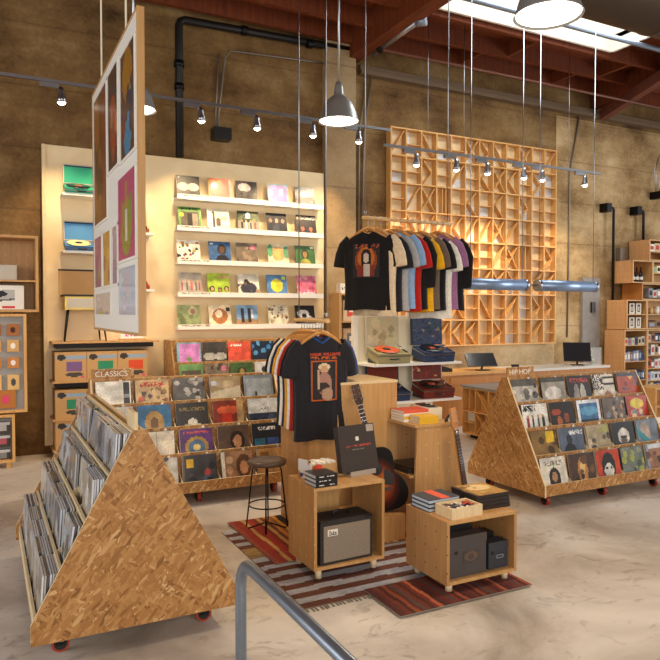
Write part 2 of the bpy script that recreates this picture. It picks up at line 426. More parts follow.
o = obj('pipe_rail', B().tube([(4.9, 6.85, 5.72), (9.98, 6.85, 5.72)], .035, 12), 'steel_blue'); tag(o, 'blue-grey steel pipe crossing under the skylight', 'pipe')
t = thing('sprinkler_line', 'metal pipe with elbow clipped beside the timber girder', 'pipe')
t.location = (-.22, .1, .1)
obj('pipe', B().tube([(5.35, 8.5, 5.45), (5.3, 7.3, 5.45)], .035, 12), 'galvanised', t)
obj('coupling', B().tube([(5.345, 8.3, 5.45), (5.34, 8.2, 5.45)], .06, 12), 'black_metal', t)
obj('end_cap', B().tube([(5.3, 7.3, 5.45), (5.38, 7.2, 5.45)], .06, 12), 'steel_blue', t)
# big round duct
t = thing('air_duct', 'large round brown-grey air duct crossing under the skylight', 'duct')
obj('duct_pipe', B().tube([(4.85, 4.9, 5.12), (15, 4.9, 5.12)], .36, 32), 'duct_metal', t)
for x in (6.45, 8.2): obj('seam_band', B().tube([(x, 4.9, 5.12), (x + .05, 4.9, 5.12)], .367, 32), 'duct_metal', t)

# ---- pipes and conduits on the wall
t = thing('black_wall_pipe', 'thick black pipe rising on the wall then turning right under the ceiling', 'pipe')
obj('pipe', B().tube([(2.33, 8.9, 3.82), (2.33, 8.9, 5.55), (2.35, 8.9, 5.6), (2.4, 8.9, 5.63), (4.88, 8.9, 5.68)], .052, 14), 'black_pipe', t)
for z in (4.7, 5.0): obj('coupling', B().tube([(2.33, 8.9, z), (2.33, 8.9, z + .08)], .066, 14), 'black_metal', t)
for x in (3.2, 4.2): obj('coupling', B().tube([(x, 8.9, 5.65), (x + .08, 8.9, 5.652)], .066, 14), 'black_metal', t)
def pipe(name, pts, r, mat, label, cat='conduit'):
    return tag(obj(name, B().tube(pts, r, 8), mat), label, cat)
pipe('conduit', [(2.87, 8.96, 4.27), (2.93, 8.96, 4.8), (2.98, 8.96, 5.25), (3.06, 8.96, 5.36), (3.2, 8.96, 5.37), (5.15, 8.96, 5.47)], .012, 'conduit', 'thin steel conduit rising from the wall speaker and bending right')
pipe('conduit', [(2.84, 8.975, 4.27), (2.87, 8.975, 4.8), (2.9, 8.975, 5.3)], .012, 'conduit', 'thin steel conduit going straight up from the wall speaker')
pipe('conduit', [(5.16, 8.97, 3.0), (5.2, 8.97, 4.5), (5.32, 8.97, 5.36)], .014, 'conduit', 'left of the two conduits at the left edge of the wood lattice')
pipe('conduit', [(5.1, 8.97, 3.0), (5.11, 8.97, 4.5), (5.24, 8.97, 5.36)], .014, 'conduit', 'right of the two conduits beside the pilaster')
pipe('conduit', [(9.5, 8.97, 1.3), (9.53, 8.97, 4.3), (9.75, 8.97, 5.35)], .016, 'conduit', 'steel conduit rising on the wall right of the wood lattice')
o = obj('wall_speaker', B().box(2.78, 3.02, 8.8, 8.985, 4.1, 4.26), 'black_plastic'); tag(o, 'small black box speaker high on the concrete wall', 'speaker')
for i, (x, z0, z1) in enumerate(((10.56, 1.99, 3.72), (11.39, 3.13, 3.72))):
    t = thing('black_drain_pipe', ['long black pipe with elbow head left of the shelf boxes', 'short black pipe with elbow head above the top shelf box'][i], 'pipe')
    obj('pipe', B().tube([(x - .16, 8.86, z1), (x - .03, 8.86, z1), (x, 8.86, z1 - .03), (x, 8.86, z0)], .025, 10), 'black_pipe', t)
    obj('pipe_head', B().box(x - .24, x - .12, 8.8, 8.985, z1 - .09, z1 + .07), 'black_metal', t)
o = obj('junction_box', B().box(10.78, 10.98, 8.88, 8.985, 2.72, 2.98), 'conduit'); tag(o, 'grey junction box on the wall left of the highest shelf box', 'junction box')
o = obj('wall_switch', B().box(10.05, 10.14, 8.89, 8.929, 1.75, 1.95), 'black_plastic'); tag(o, 'small black box on the grey wall patch beside the shelf boxes', 'switch')
t = thing('cage_lamp', 'wire cage wall lamp with black base at the right edge', 'lamp', (11.78, 8.8, 4.12))
obj('lamp_base', B().box(-.06, .06, -.06, .185, -.14, 0), 'black_metal', t)
b = B()
for q in range(4):
    a = math.pi / 2 * q; b.tube([(.1 * math.cos(a), .1 * math.sin(a), 0), (.13 * math.cos(a), .13 * math.sin(a), .45), (.02 * math.cos(a), .02 * math.sin(a), .72)], .006, 6)
obj('wire_cage', b, 'steel', t)
obj('bulb', B().lathe([(.001, .05), (.03, .07), (.04, .2), (.02, .28), (.001, .3)], seg=12), 'cream', t)

# ---- pendants
def pendant(loc, lab, top=5.95):
    t = thing('pendant_lamp', lab, 'lamp', loc, 0, 'industrial pendant lamps')
    sh = [(.03, .40), (.045, .34), (.05, .29), (.06, .26), (.10, .23), (.145, .18), (.18, .1), (.205, .01), (.212, 0), (.205, 0), (.17, .1), (.13, .17), (.05, .22)]
    obj('shade', B().lathe(sh, seg=32), 'lamp_shell', t)
    obj('lamp_lens', B().lathe([(.001, .022), (.12, .02), (.196, .012)], seg=32), 'lamp_glow', t)
    obj('stem', B().tube([(0, 0, .39), (0, 0, top - loc[2])], .012, 8), 'steel', t)
    light('pendant_light', 'SPOT', (loc[0], loc[1], loc[2] - .02), 170, (1, .74, .44), (loc[0], loc[1], 0), spot_size=R_(135), spot_blend=.6, shadow_soft_size=.15)
    return t
pendant((3.24, 6.11, 3.7), 'silver dome pendant lamp hanging left of the wood lattice')
pendant((3.14, 3.14, 3.6), 'silver dome pendant lamp cut by the top of the picture')
pendant((1.30, 6.65, 3.7), 'dome pendant lamp half hidden behind the hanging poster board')

# ---- track lights
def track(x0, x1, y, z, xs, lab, tgt, tops, en, col):
    t = thing('light_track', lab, 'track')
    obj('rail', B().box(x0, x1, y - .018, y + .018, z, z + .035), 'steel', t)
    for x in tops: obj('suspension_wire', B().tube([(x, y, z + .03), (x, y, 5.98)], .004, 6), 'steel', t)
    for i, x in enumerate(xs):
        s = thing('track_spotlight', lab2(i), 'spotlight', (x, y, z), 0, 'track spotlights')
        obj('adapter', B().box(-.22, -.02, -.02, .02, -.05, -.003), 'steel', s)
        obj('arm', B().tube([(-.04, 0, -.045), (0, 0, -.09)], .01, 8), 'steel', s)
        d = (Vector(tgt(x)) - Vector((x, y, z - .1))).normalized(); q = d.to_track_quat('-Z', 'Y').to_matrix().to_4x4()
        q = Vector((.05, .06, -1)).to_track_quat('-Z', 'Y').to_matrix().to_4x4(); M = Matrix.Translation((0, 0, -.1)) @ q
        obj('lamp_body', B().lathe([(.028, .06), (.034, .02), (.036, -.02), (.05, -.06), (.052, -.1), (.046, -.1), (.04, -.08)], seg=16, M=M), 'steel', s)
        obj('lamp_face', B().lathe([(.001, -.128), (.02, -.124), (.036, -.112), (.044, -.098)], seg=16, M=M), 'spot_glow', s)
        p = Vector((x, y, z - .1)) + d * .12
        light('track_beam', 'SPOT', p, en, col, tgt(x), spot_size=R_(68), spot_blend=.9, shadow_soft_size=.035)
lab2 = lambda i: ['spotlight on the left track, left of the hanging poster board', 'spotlight on the left track, hidden side right of the poster board', 'spotlight on the left track beside the black pipe', 'spotlight on the left track above the record shelves',
                  'spotlight on the left track, second from its right end', 'spotlight at the right end of the left track'][i]
track(-5, 5.05, 8.0, 4.27, [.78, 1.5, 2.36, 3.08, 3.86, 4.55], 'long ceiling track of spotlights over the record wall', lambda x: (x * .93 + .1, 8.9, 2.55 if x > 1 else 2.3), (-1,), 128, (1, .74, .44))
lab2 = lambda i: ['leftmost spotlight on the track before the wood lattice', 'second spotlight from the left before the lattice', 'third spotlight from the left before the lattice', 'fourth spotlight from the left before the lattice',
                  'spotlight above the right edge of the lattice', 'spotlight at the far right end of the lattice track'][i]
track(4.83, 8.97, 7.8, 4.0, [5.36, 6.05, 6.62, 7.33, 7.7, 8.62], 'suspended silver light track in front of the wood lattice', lambda x: (x * .9 + .65 if x < 8 else 9.5, 8.9, 2.35 if x < 8 else 2.2), (5.55, 6.18, 8.26), 115, (1, .76, .47))
for i, (x0, x1, ts, lb) in enumerate(((5.43, 6.42, (5.5, 6.37), 'left of the two blue-grey hanging tubes'), (6.65, 7.72, (6.67, 7.7), 'right of the two blue-grey hanging tubes'))):
    t = thing('hanging_tube', lb + ' before the lattice', 'tube', (0, 6.8, 2.12))
    obj('tube_body', B().tube([(x0, 0, 0), (x1, 0, 0)], .075, 20), 'tube_alu', t)
    for x in (x0, x1): obj('end_ring', B().tube([(x - .02, 0, 0), (x + .02, 0, 0)], .079, 20), 'steel', t)
    if i == 0: obj('connector', B().tube([(x1, 0, 0), (6.62, 0, 0)], .012, 8), 'steel', t)
    for x in ts: obj('suspension_wire', B().tube([(x, 0, .07), (x, 0, 3.86)], .006, 6), 'steel', t)

# ================================================================ RECORD WALL
t = thing('display_wall_panel', 'tall pale maple plywood panel mounted on the back wall', 'panel')
obj('panel_board', B().box(.68, 4.47, 8.9, 8.99, .12, 3.8), 'maple', t)
obj('edge_strip', B().box(.64, .68, 8.88, 8.99, .12, 3.8), 'edge', t)
ROWZ = [3.26, 2.85, 2.41, 1.98, 1.55]
rn = ['top', 'second', 'middle', 'fourth', 'bottom']
for i, z in enumerate(ROWZ):
    t = thing('record_ledge', 'white picture ledge for records, %s of the five on the maple panel' % rn[i], 'shelf', (0, 0, z), 0, 'white record ledges')
    obj('ledge_board', B().box(2.25, 4.38, 8.74, 8.898, -.02, 0), 'white_paint', t); obj('front_lip', B().box(2.25, 4.38, 8.728, 8.739, -.02, .045), 'white_paint', t)
    obj('caption_strip', B().raster(art('efe6d2', [('t', .05, .3, .95, .7, '6a5c48')], 24, 4, i), lambda u, v: (2.28 + .42 * u, 8.7272, .042 - .028 * v)), 'print_matte', t)
K = '2a2420'
WALL = [
 [('dark grey record with a pale double wave', '55504a', [('e', .28, .5, .26, .18, 'b9b0a0'), ('e', .72, .5, .26, .18, 'c9c0b0'), ('r', .06, .06, .14, .12, 'e0d8c8')]),
  ('red-orange record with gold edges', 'e0512c', [('r', 0, 0, .08, 1, 'c99a4c'), ('t', .12, .08, .62, .22, 'd8a860'), ('r', .93, 0, 1, 1, 'cfa0a0'), ('r', .06, .7, .36, .98, '5a4030')]),
  ('dark photo record with a pale burst', '4a4440', [('e', .4, .3, .3, .2, 'd8d0c4'), ('b', 6, '2c2826 6a625a', .12, .5, 1), ('n', .25)]),
  ('pink record with pale blue border', '7fb0c0', [('r', .08, .06, .94, .94, 'd68ac8'), ('r', .58, .2, .74, .55, 'e8c8e0')]),
  ('misty grey landscape record', 'b8b0a2', [('d', .55, .5, .9, .9, '5a544c'), ('b', 5, '6a645c 8a8278', .1, .5, .8), ('r', 0, .08, .18, .16, '3a3430')])],
 [('green bordered record with a dark street photo', '6f9a4c', [('r', .12, .2, .9, .95, '5c5044'), ('r', .4, .3, .6, .95, K), ('r', .62, .3, .85, .85, '948672'), ('t', .1, .05, .9, .16, '2c4a20'), ('e', .16, .35, .1, .1, 'd8c83c')]),
  ('cream record with two sketchy figures', 'efe6cc', [('r', .26, .15, .34, .85, '4a4038'), ('e', .5, .6, .12, .2, '6a5c50'), ('t', .6, .35, .9, .5, 'b8a070'), ('e', .28, .18, .06, .08, '3a302a')]),
  ('leafy street photo record', '5a6444', [('r', 0, .45, 1, 1, '9a9080'), ('b', 10, '3c4a2c 70784a 2c3420', .12, 0, .45), ('e', .5, .2, .12, .16, 'd0d8dc')] + figs((.2, .4, .6, .8), .5, .32, '2c2824 e4dcc8 3a3a44 8a5a3c')),
  ('dark record with three pale faces', '2c2826', person(.2, .35, .8, '1a1614', 'b09070', '24242a') + person(.5, .35, .8, '3a3024', 'c0a080', '3c3c48') + person(.8, .35, .8, '1a1614', 'a88868', '1c1c20')),
  ('black record with orange lit figures', '2c1c16', person(.3, .65, .8, K, 'c05a34', '8a2c1a') + person(.7, .65, .8, K, 'c86a3c', 'a03a20') + [('t', .05, .08, .95, .2, 'd8c8b0')])],
 [('white record covered in small red and dark figures', 'ece2cc', [('b', 26, 'b8382c 3c4a6a d89a3c 2a2420 6a8a5a', .07), ('r', 0, 0, 1, .06, 'f2ead8')]),
  ('blue record with a dark standing portrait', '3c6290', person(.6, .35, 1.2, '2a2018', '5a3c2a', '1c1c24') + [('r', .06, .06, .2, .16, 'd8d8d8')]),
  ('brown group photo record with pink sticker', '7a6a58', [('b', 14, '4a3c30 9a8468 5c4c40', .1), ('e', .8, .2, .11, .11, 'd87a90')]),
  ('cream record with orange and green paint', 'e0d4b0', [('e', .5, .45, .3, .35, 'd8a060'), ('e', .12, .3, .14, .3, '5a9a6a'), ('e', .9, .35, .14, .3, '6aa070'), ('r', .3, .8, .9, .95, 'e8dcc0')]),
  ('green record with a seated portrait', '3f6a34', person(.5, .4, 1.1, '3a2a1a', 'b08a4a', 'a8a040') + [('r', .8, .05, .95, .16, 'd8d0b0')])],
 [('pale group photo record with red clothes', 'b0a494', figs((.15, .35, .55, .75, .9), .4, .4, '9a3c30 4a4440 b84a3c 3c3c44 a8463a')),
  ('lime green record with dark haired people', 'a8c23c', person(.2, .7, .7, '2a1c14', 'c89a74', 'e8e0d0') + person(.55, .75, .6, K, 'b88a64', '7a5a40') + person(.85, .7, .7, '2a1c14', 'c89a74', 'd0c8b8') + [('t', .5, .08, .95, .2, 'e0708a')]),
  ('white record with a dark clad group', 'e4dcc8', [('e', .4, .35, .1, .12, '3a3028'), ('e', .5, .65, .38, .28, '3c3a44'), ('b', 6, 'b09070 2a2624 6a5c50', .08, .4, .8)]),
  ('blue record with a big yellow disc', '5a86b4', [('e', .5, .5, .3, .31, 'e8dc40'), ('r', .76, .06, .93, .2, 'b8cc50'), ('t', .05, .9, .95, 1, '9ab0c8')]),
  ('pink and white blotchy record', 'd8708a', [('b', 16, 'ecc0c8 c04a5c e8a0ac', .09), ('t', .1, .8, .9, .95, 'f4e4e0')])],
 [('sage green record with a round portrait', '8f9a68', [('e', .68, .28, .2, .2, 'c8b890'), ('e', .68, .3, .1, .13, '8a6a4c'), ('b', 6, '6a7448 a8a880', .12, .4, 1)]),
  ('cream record with a curled brown figure', 'e6d6b4', [('e', .5, .5, .35, .35, 'a86a3c'), ('e', .45, .4, .16, .18, 'e8d8b8'), ('r', .8, .1, .98, .3, '2a2420')]),
  ('sky blue record with two dark standing figures', '7ea4c8', [('r', 0, .65, 1, 1, 'a8845c'), ('r', .2, .15, .36, .8, '2c2c34'), ('r', .52, .15, .68, .8, '34303a'), ('r', .68, .2, .8, .6, 'd8dce0')]),
  ('cream record crowded with tiny people', 'dcd0b4', [('b', 34, '8a7458 c0ac88 5c5040 b88a60', .06)]),
  ('black and white close-up record', '1c1a1a', [('e', .4, .4, .3, .2, 'd8d4cc'), ('e', .6, .65, .28, .18, 'c8c4bc'), ('e', .45, .5, .12, .12, '1c1a1a')])]]
WX = [2.425, 2.835, 3.245, 3.69, 4.13]
for r in range(5):
    for c in range(5):
        d, bg, sh = WALL[r][c]
        me = lp_mesh(art(bg, sh + [('n', .08)], 28, None, r * 7 + c), 'print')
        M = Matrix.Translation((WX[c] + (.01 if (r + c) % 2 else -.01), 8.765, ROWZ[r] + .004)) @ Matrix.Rotation(R_(-14), 4, 'X')
        lp(me, M, d + ', %s ledge' % rn[r], 'records on the white wall ledges')

# ---- wall rack behind the classics rack
def small_rack():
    t = thing('wall_record_rack', 'low chipboard record rack against the maple panel under the ledges', 'record rack', (2.1, 8.0, 0))
    L_ = 1.75
    for x in (-.018, L_): obj('end_panel', fixn(B().prism([(0, .1), (0, .3), (.45, 1.4), (.82, 1.4), (.82, .1)], x, x + .018)), 'osb', t)
    for k_, z in enumerate((.3, .58, .86, 1.13, 1.40)):
        y = .03 + .1 * k_
        obj('lip_board', B().box(.001, L_ - .001, y, y + .015, (z - .34 if k_ else .1), z, edge=[1]), ['osb', 'edge'], t)
        if k_ < 4: obj('tray', B().box(.001, L_ - .001, y + .016, y + .099, z - .075, z - .065), 'osb', t)
    obj('top_board', B().box(.001, L_ - .001, .446, .8, 1.385, 1.4), 'osb', t)
    return t
small_rack()
SR = [[('pink record with blue border', '7fb0c0', [('r', .08, .06, .94, .94, 'd68ac8'), ('e', .5, .7, .08, .08, '7fae5a')]), ('dark record with pale wave', '453f3a', [('e', .28, .6, .28, .16, 'a8a498'), ('e', .75, .6, .26, .16, 'b8b4a8')]),
       ('coral red record', 'd9543c', [('t', .1, .1, .6, .2, 'f0e0d0')]), ('black and blue swirl record', '17263c', [('b', 8, '3c7ab0 5a9ac8', .1)]), ('blue record', '3c6a9a', [('n', .2)])],
      [('green framed record', '6f9a5c', [('r', .12, .25, .9, .95, '5c5044'), ('e', .2, .5, .1, .1, 'd8c83c')]), ('brown photo record with pink dot', '7a6a58', [('b', 10, '4a3c30 9a8468', .1), ('e', .8, .2, .11, .11, 'd87a90')]),
       ('green portrait record', '3f5a2c', person(.5, .4, 1.1, '3a2a1a', 'a08a4a', '8a8a3c')), ('white and dark record', 'd8d4cc', [('b', 6, '2c3428 4a5a3c', .14)]), ('red and cream record', 'e0d4c0', [('r', .2, .3, .8, .8, 'b8483c')])]]
for r in range(2):
    for c in range(5):
        if c == 4 and r == 0: pass
        d, bg, sh = SR[r][c]; z = (1.13, .86)[r]; y = 8.0 + .03 + .1 * (3 - r)
        M = Matrix.Translation((2.1 + .2 + c * .335, y + .026, z - .063)) @ Matrix.Rotation(R_(-9), 4, 'X')
        lp(lp_mesh(art(bg, sh + [('n', .08)], 20, None, 50 + r * 7 + c)), M, d + ' in the %s row of the low wall rack' % ('top', 'second')[r], 'records in the low wall rack')

# ================================================================ A-FRAME RACKS
TT = [.22, .465, .695, .92, 1.14]
YY = [-.51, -.39, -.27, -.15, -.035]
def caster(t, x, y):
    c = obj('caster', fixn(B().box(-.03, .03, -.03, .03, .108, .119).box(-.03, -.02, -.025, .025, .04, .108).box(.02, .03, -.025, .025, .04, .108)), 'black_metal', t, (x, y, 0))
    obj('wheel', B().tube([(-.018, 0, .045), (.018, 0, .045)], .045, 18), 'wheel_red', c)
    obj('wheel_hub', B().tube([(-.0195, 0, .045), (.0195, 0, .045)], .034, 14), 'dark', c)
def rack(label, loc, rz, L_, sign=None, lip='osb'):
    t = thing('record_rack', label, 'record rack', loc, rz, 'rolling chipboard record racks')
    out = [(-.53, .12), (-.53, .22), (-.035, 1.145), (.035, 1.145), (.53, .22), (.53, .12)]
    for x in (-.018, L_): obj('end_panel', fixn(B().prism(out, x, x + .018, mi=0, sidemi=1)), ['osb', 'edge'], t)
    for sgn in (-1, 1):
        for k_ in range(5):
            y = YY[k_] * -sgn; ya, yb = sorted((y, y + .014 * (-sgn) * -1)) if sgn < 0 else (y - .014, y)
            if sgn < 0: ya, yb = YY[k_], YY[k_] + .014
            z0 = .1345 if k_ == 0 else TT[k_ - 1] - .11
            obj('lip_board', B().box(.001, L_ - .001, ya, yb, z0, TT[k_], edge=[1]), [lip, 'edge'], t)
            if k_ < 4:
                a, c = (YY[k_] + .0145, YY[k_ + 1] - .0005) if sgn < 0 else (-YY[k_ + 1] + .0005, -YY[k_] - .0145)
                obj('tray', B().box(.001, L_ - .001, a, c, max(.1345, TT[k_] - .109), max(.1395, TT[k_] - .103)), 'osb', t)
                if sgn < 0 and lip == 'osb':
                    for q in range(5):
                        x = (q + .72) * L_ / 5; obj('price_tag', B().box(x - .012, x + .012, YY[k_ + 1] - .0015, YY[k_ + 1] - .0003, TT[k_ + 1] - .03, TT[k_ + 1] - .008), 'paper', t)
                if sgn < 0:
                    for q in range(1, 5):
                        x = q * L_ / 5
                        obj('divider', fixn(B().prism([(a, max(.141, TT[k_] - .101)), (c, max(.141, TT[k_] - .101)), (c, TT[k_] + .06), (a, TT[k_] - .004)], x - .003, x + .003)), 'edge', t)
    obj('base_board', B().box(.001, L_ - .001, -.51, .51, .12, .134), 'osb', t)
    for x in (.14, L_ / 2, L_ - .14):
        for y in (-.38, .38): caster(t, x, y)
    if sign:
        txt, x0, x1, ts, tx = sign
        s = obj('sign_board', B().box(x0, x1, -.022, -.004, 1.1415, 1.235, edge=[1]), [lip, 'edge'], t)
        if txt:
            me = text_mesh(txt, ts, 'paper', .0015); o = obj('sign_lettering', me, None, s, (tx, -.0235, 1.165), (R_(90), 0, 0))
    return t
def fill(root, L_, spec, name, group, side=-1, seed=0, spacing=.0105, backcols=None):
    """spec[row][col] = (description, mesh) with row 0 the lowest"""
    rnd = random.Random(seed)
    Mr = Matrix.Translation(root.location) @ Matrix.Rotation(root.rotation_euler.z, 4, 'Z')
    for (r, c), (d, me, n) in spec.items():
        x = (c + .5) * L_ / 5 + rnd.uniform(-.006, .006); yaw = rnd.uniform(-.8, .8)
        f0 = .0215 + (rnd.choice((0, .02, .045)) if n < 5 and name == 'near' else 0); reach = .112 - (n - 1) * spacing - f0
        ang = math.asin(max(.02, reach - .006) / LP)
        for q in range(n):
            y = YY[r] + f0 + q * spacing; z = max(.141, TT[r] - .101)
            M = Mr @ Matrix.Translation((x + rnd.uniform(-.007, .007), y * -side, z)) @ (Matrix.Rotation(math.pi, 4, 'Z') if side > 0 else Matrix()) @ Matrix.Rotation(R_(rnd.uniform(-3.5, 1.5)) if name == 'near' and n < 6 else 0, 4, 'Y') @ Matrix.Rotation(-ang, 4, 'X')
            if q == 0: lp(me, M, d, group)
            else:
                mm = backcols[rnd.randrange(len(backcols))]
                
                lb = 'record behind the ' + d
                if len(lb.split()) > 16: lb = lb.replace(' of the hip hop rack', ', hip hop rack').replace(' of the classics rack', ', classics rack').replace(' in the near rack', '').replace('behind the ', 'behind ')
                lp(mm, M, lb, 'records behind the ' + d)
backs = [lp_mesh(art(c, [('n', .15), ('b', 4, c2, .2)], 12, None, i), 'print', back=c3) for i, (c, c2, c3) in enumerate((('6a6258', '3a3430 a89c8a', '8a8278'), ('2c2c34', '5a5a66', '45454c'), ('b8ae9c', '6a5c4c', 'd8d0c0'), ('7a4a34', 'c09060', 'a08a70')))]
HR = 1.75
hip = rack('chipboard record rack headed HIP HOP on the right', (4.39, 4.895, 0), 0, HR, ('HIP HOP', .0, .33, .07, .02))
HIP = {
 (3, 0): ('black and white street photo record', 'b4b0a8', [('r', 0, 0, 1, .2, '5a5650'), ('b', 10, '3c3a38 d8d4cc 6a6660', .1, .1, .6), ('r', 0, .7, 1, 1, 'c4c0b8')]),
 (3, 1): ('pale grey blurred photo record', '9c968c', [('e', .45, .5, .35, .22, 'd8d4cc'), ('r', 0, 0, 1, .15, '4c4842'), ('e', .2, .85, .2, .15, '5c5850')]),
 (3, 2): ('dark record with red title and pale figures', '24201e', [('t', .1, .08, .9, .2, 'b84030'), ('e', .35, .6, .12, .35, '9a948a'), ('e', .62, .6, .12, .35, 'b4aea4')]),
 (3, 3): ('record with black and white checks over stripes', 'e0d8c8', [('t', .0, .0, .5, .5, '242220'), ('r', .5, .08, 1, .16, K), ('r', .5, .28, 1, .36, K), ('e', .65, .75, .18, .2, 'a86a3c'), ('e', .25, .8, .16, .2, 'c8bca8')]),
 (3, 4): ('busy orange red cartoon-like record', 'b84a24', [('b', 18, 'd87a34 8a2c1c e8b060 3a4a5a', .09), ('r', 0, 0, 1, .1, '3c3c48')]),
 (2, 0): ('white record with a row of dressed people', 'dcdad4', figs((.2, .4, .6, .8), .4, .5, '8a3028 34303a 4a4440 2c2824') + [('t', .05, .04, .55, .2, '2a2a2a')]),
 (2, 1): ('near black record with orange faces', '221812', [('e', .25, .3, .2, .1, 'a8441c'), ('e', .35, .6, .1, .18, 'a85a28'), ('e', .65, .5, .1, .16, '8a4420'), ('e', .75, .8, .12, .14, '7a3418')]),
 (2, 2): ('white framed record with a blue landscape', 'dfe3e6', [('r', .1, .1, .9, .92, '3c6ea0'), ('e', .5, .35, .4, .14, '5a9ac0'), ('r', .1, .6, .9, .92, '2c3034')]),
 (2, 3): ('brown and grey collage record', '6a5c50', [('b', 20, 'b8a084 3a3430 8a8a90 c88a50', .09)]),
 (2, 4): ('red record with a yellow panel', 'b83420', [('e', .5, .25, .34, .17, 'e8cc30'), ('b', 10, 'd8904c 6a8a90 e0c090', .1, .5, 1)]),
 (1, 0): ('brown gold record with yellow sticker', '8a6a34', [('b', 14, '6a4c24 b08c4a 4c3418', .1), ('r', .58, .04, .9, .36, 'e4bc1c')]),
 (1, 1): ('blue-grey record with a dark sitting figure', '5c6a80', [('e', .4, .35, .12, .16, '2a2c34'), ('e', .4, .75, .26, .3, '1e2028'), ('t', .4, .08, .95, .2, 'd8dce0')]),
 (1, 2): ('beige record with a cluster of people', 'a89878', [('b', 12, '5a4c3c d8c8a8 3c342c', .1, .3, 1), ('t', .5, .05, .95, .25, 'a8b048')]),
 (1, 3): ('black record with a white hatted head', '1c1a1a', [('e', .5, .45, .26, .26, 'd8d4cc'), ('e', .5, .62, .14, .16, '6a5c50'), ('r', .35, .42, .65, .5, '242220'), ('e', .5, .9, .3, .12, '8a8278')]),
 (1, 4): ('grey and teal portrait record', '7c8a98', [('e', .38, .45, .22, .4, 'b49c8a'), ('d', .2, 1.0, .45, 1.4, '2c8a9a'), ('e', .75, .3, .16, .25, '6a747c')]),
 (0, 0): ('white record with oval brown portrait', 'd9d4c6', [('e', .5, .6, .22, .3, '2a201c'), ('e', .5, .56, .1, .15, 'a8805c'), ('t', .15, .12, .85, .24, '8a8478')]),
 (0, 1): ('dark brown record with a fiery centre', '4a3324', [('e', .5, .5, .2, .4, 'b07a3c'), ('e', .5, .4, .1, .2, 'd8b070'), ('e', .55, .85, .07, .1, 'e0dcd0'), ('b', 6, '2a1c14 6a4a34', .12)]),
 (0, 2): ('bright orange record with a black and white face', 'c8421c', [('e', .5, .5, .3, .42, '1c1816'), ('e', .5, .62, .2, .22, 'd8d4cc'), ('r', .36, .5, .46, .58, K), ('r', .56, .5, .66, .58, K), ('t', .36, .78, .66, .86, K)]),
 (0, 3): ('grey green patterned record', '6c7468', [('b', 14, '8a947c 4a5048 a8b048', .1)]),
 (0, 4): ('brown record in a pale plastic sleeve', '9a6a48', [('r', 0, 0, 1, .16, 'c8ccd0'), ('r', 0, 0, .12, 1, '8aa0b8'), ('b', 8, '6a3c28 c08a50 3c2c24', .12, .3, .9)])}
rown = {3: 'top row', 2: 'second row', 1: 'third row', 0: 'lowest row'}
spec = {}
for (r, c), (d, bg, sh) in HIP.items():
    spec[(r, c)] = (d + ', %s of the hip hop rack' % rown[r], lp_mesh(art(bg, sh + [('n', .1)], 28, None, 100 + r * 5 + c), back='8a8a8c'), 3 if (r + c) % 3 else 2)
fill(hip, HR, spec, 'hip', 'records facing out in the hip hop rack', seed=3, backcols=backs)

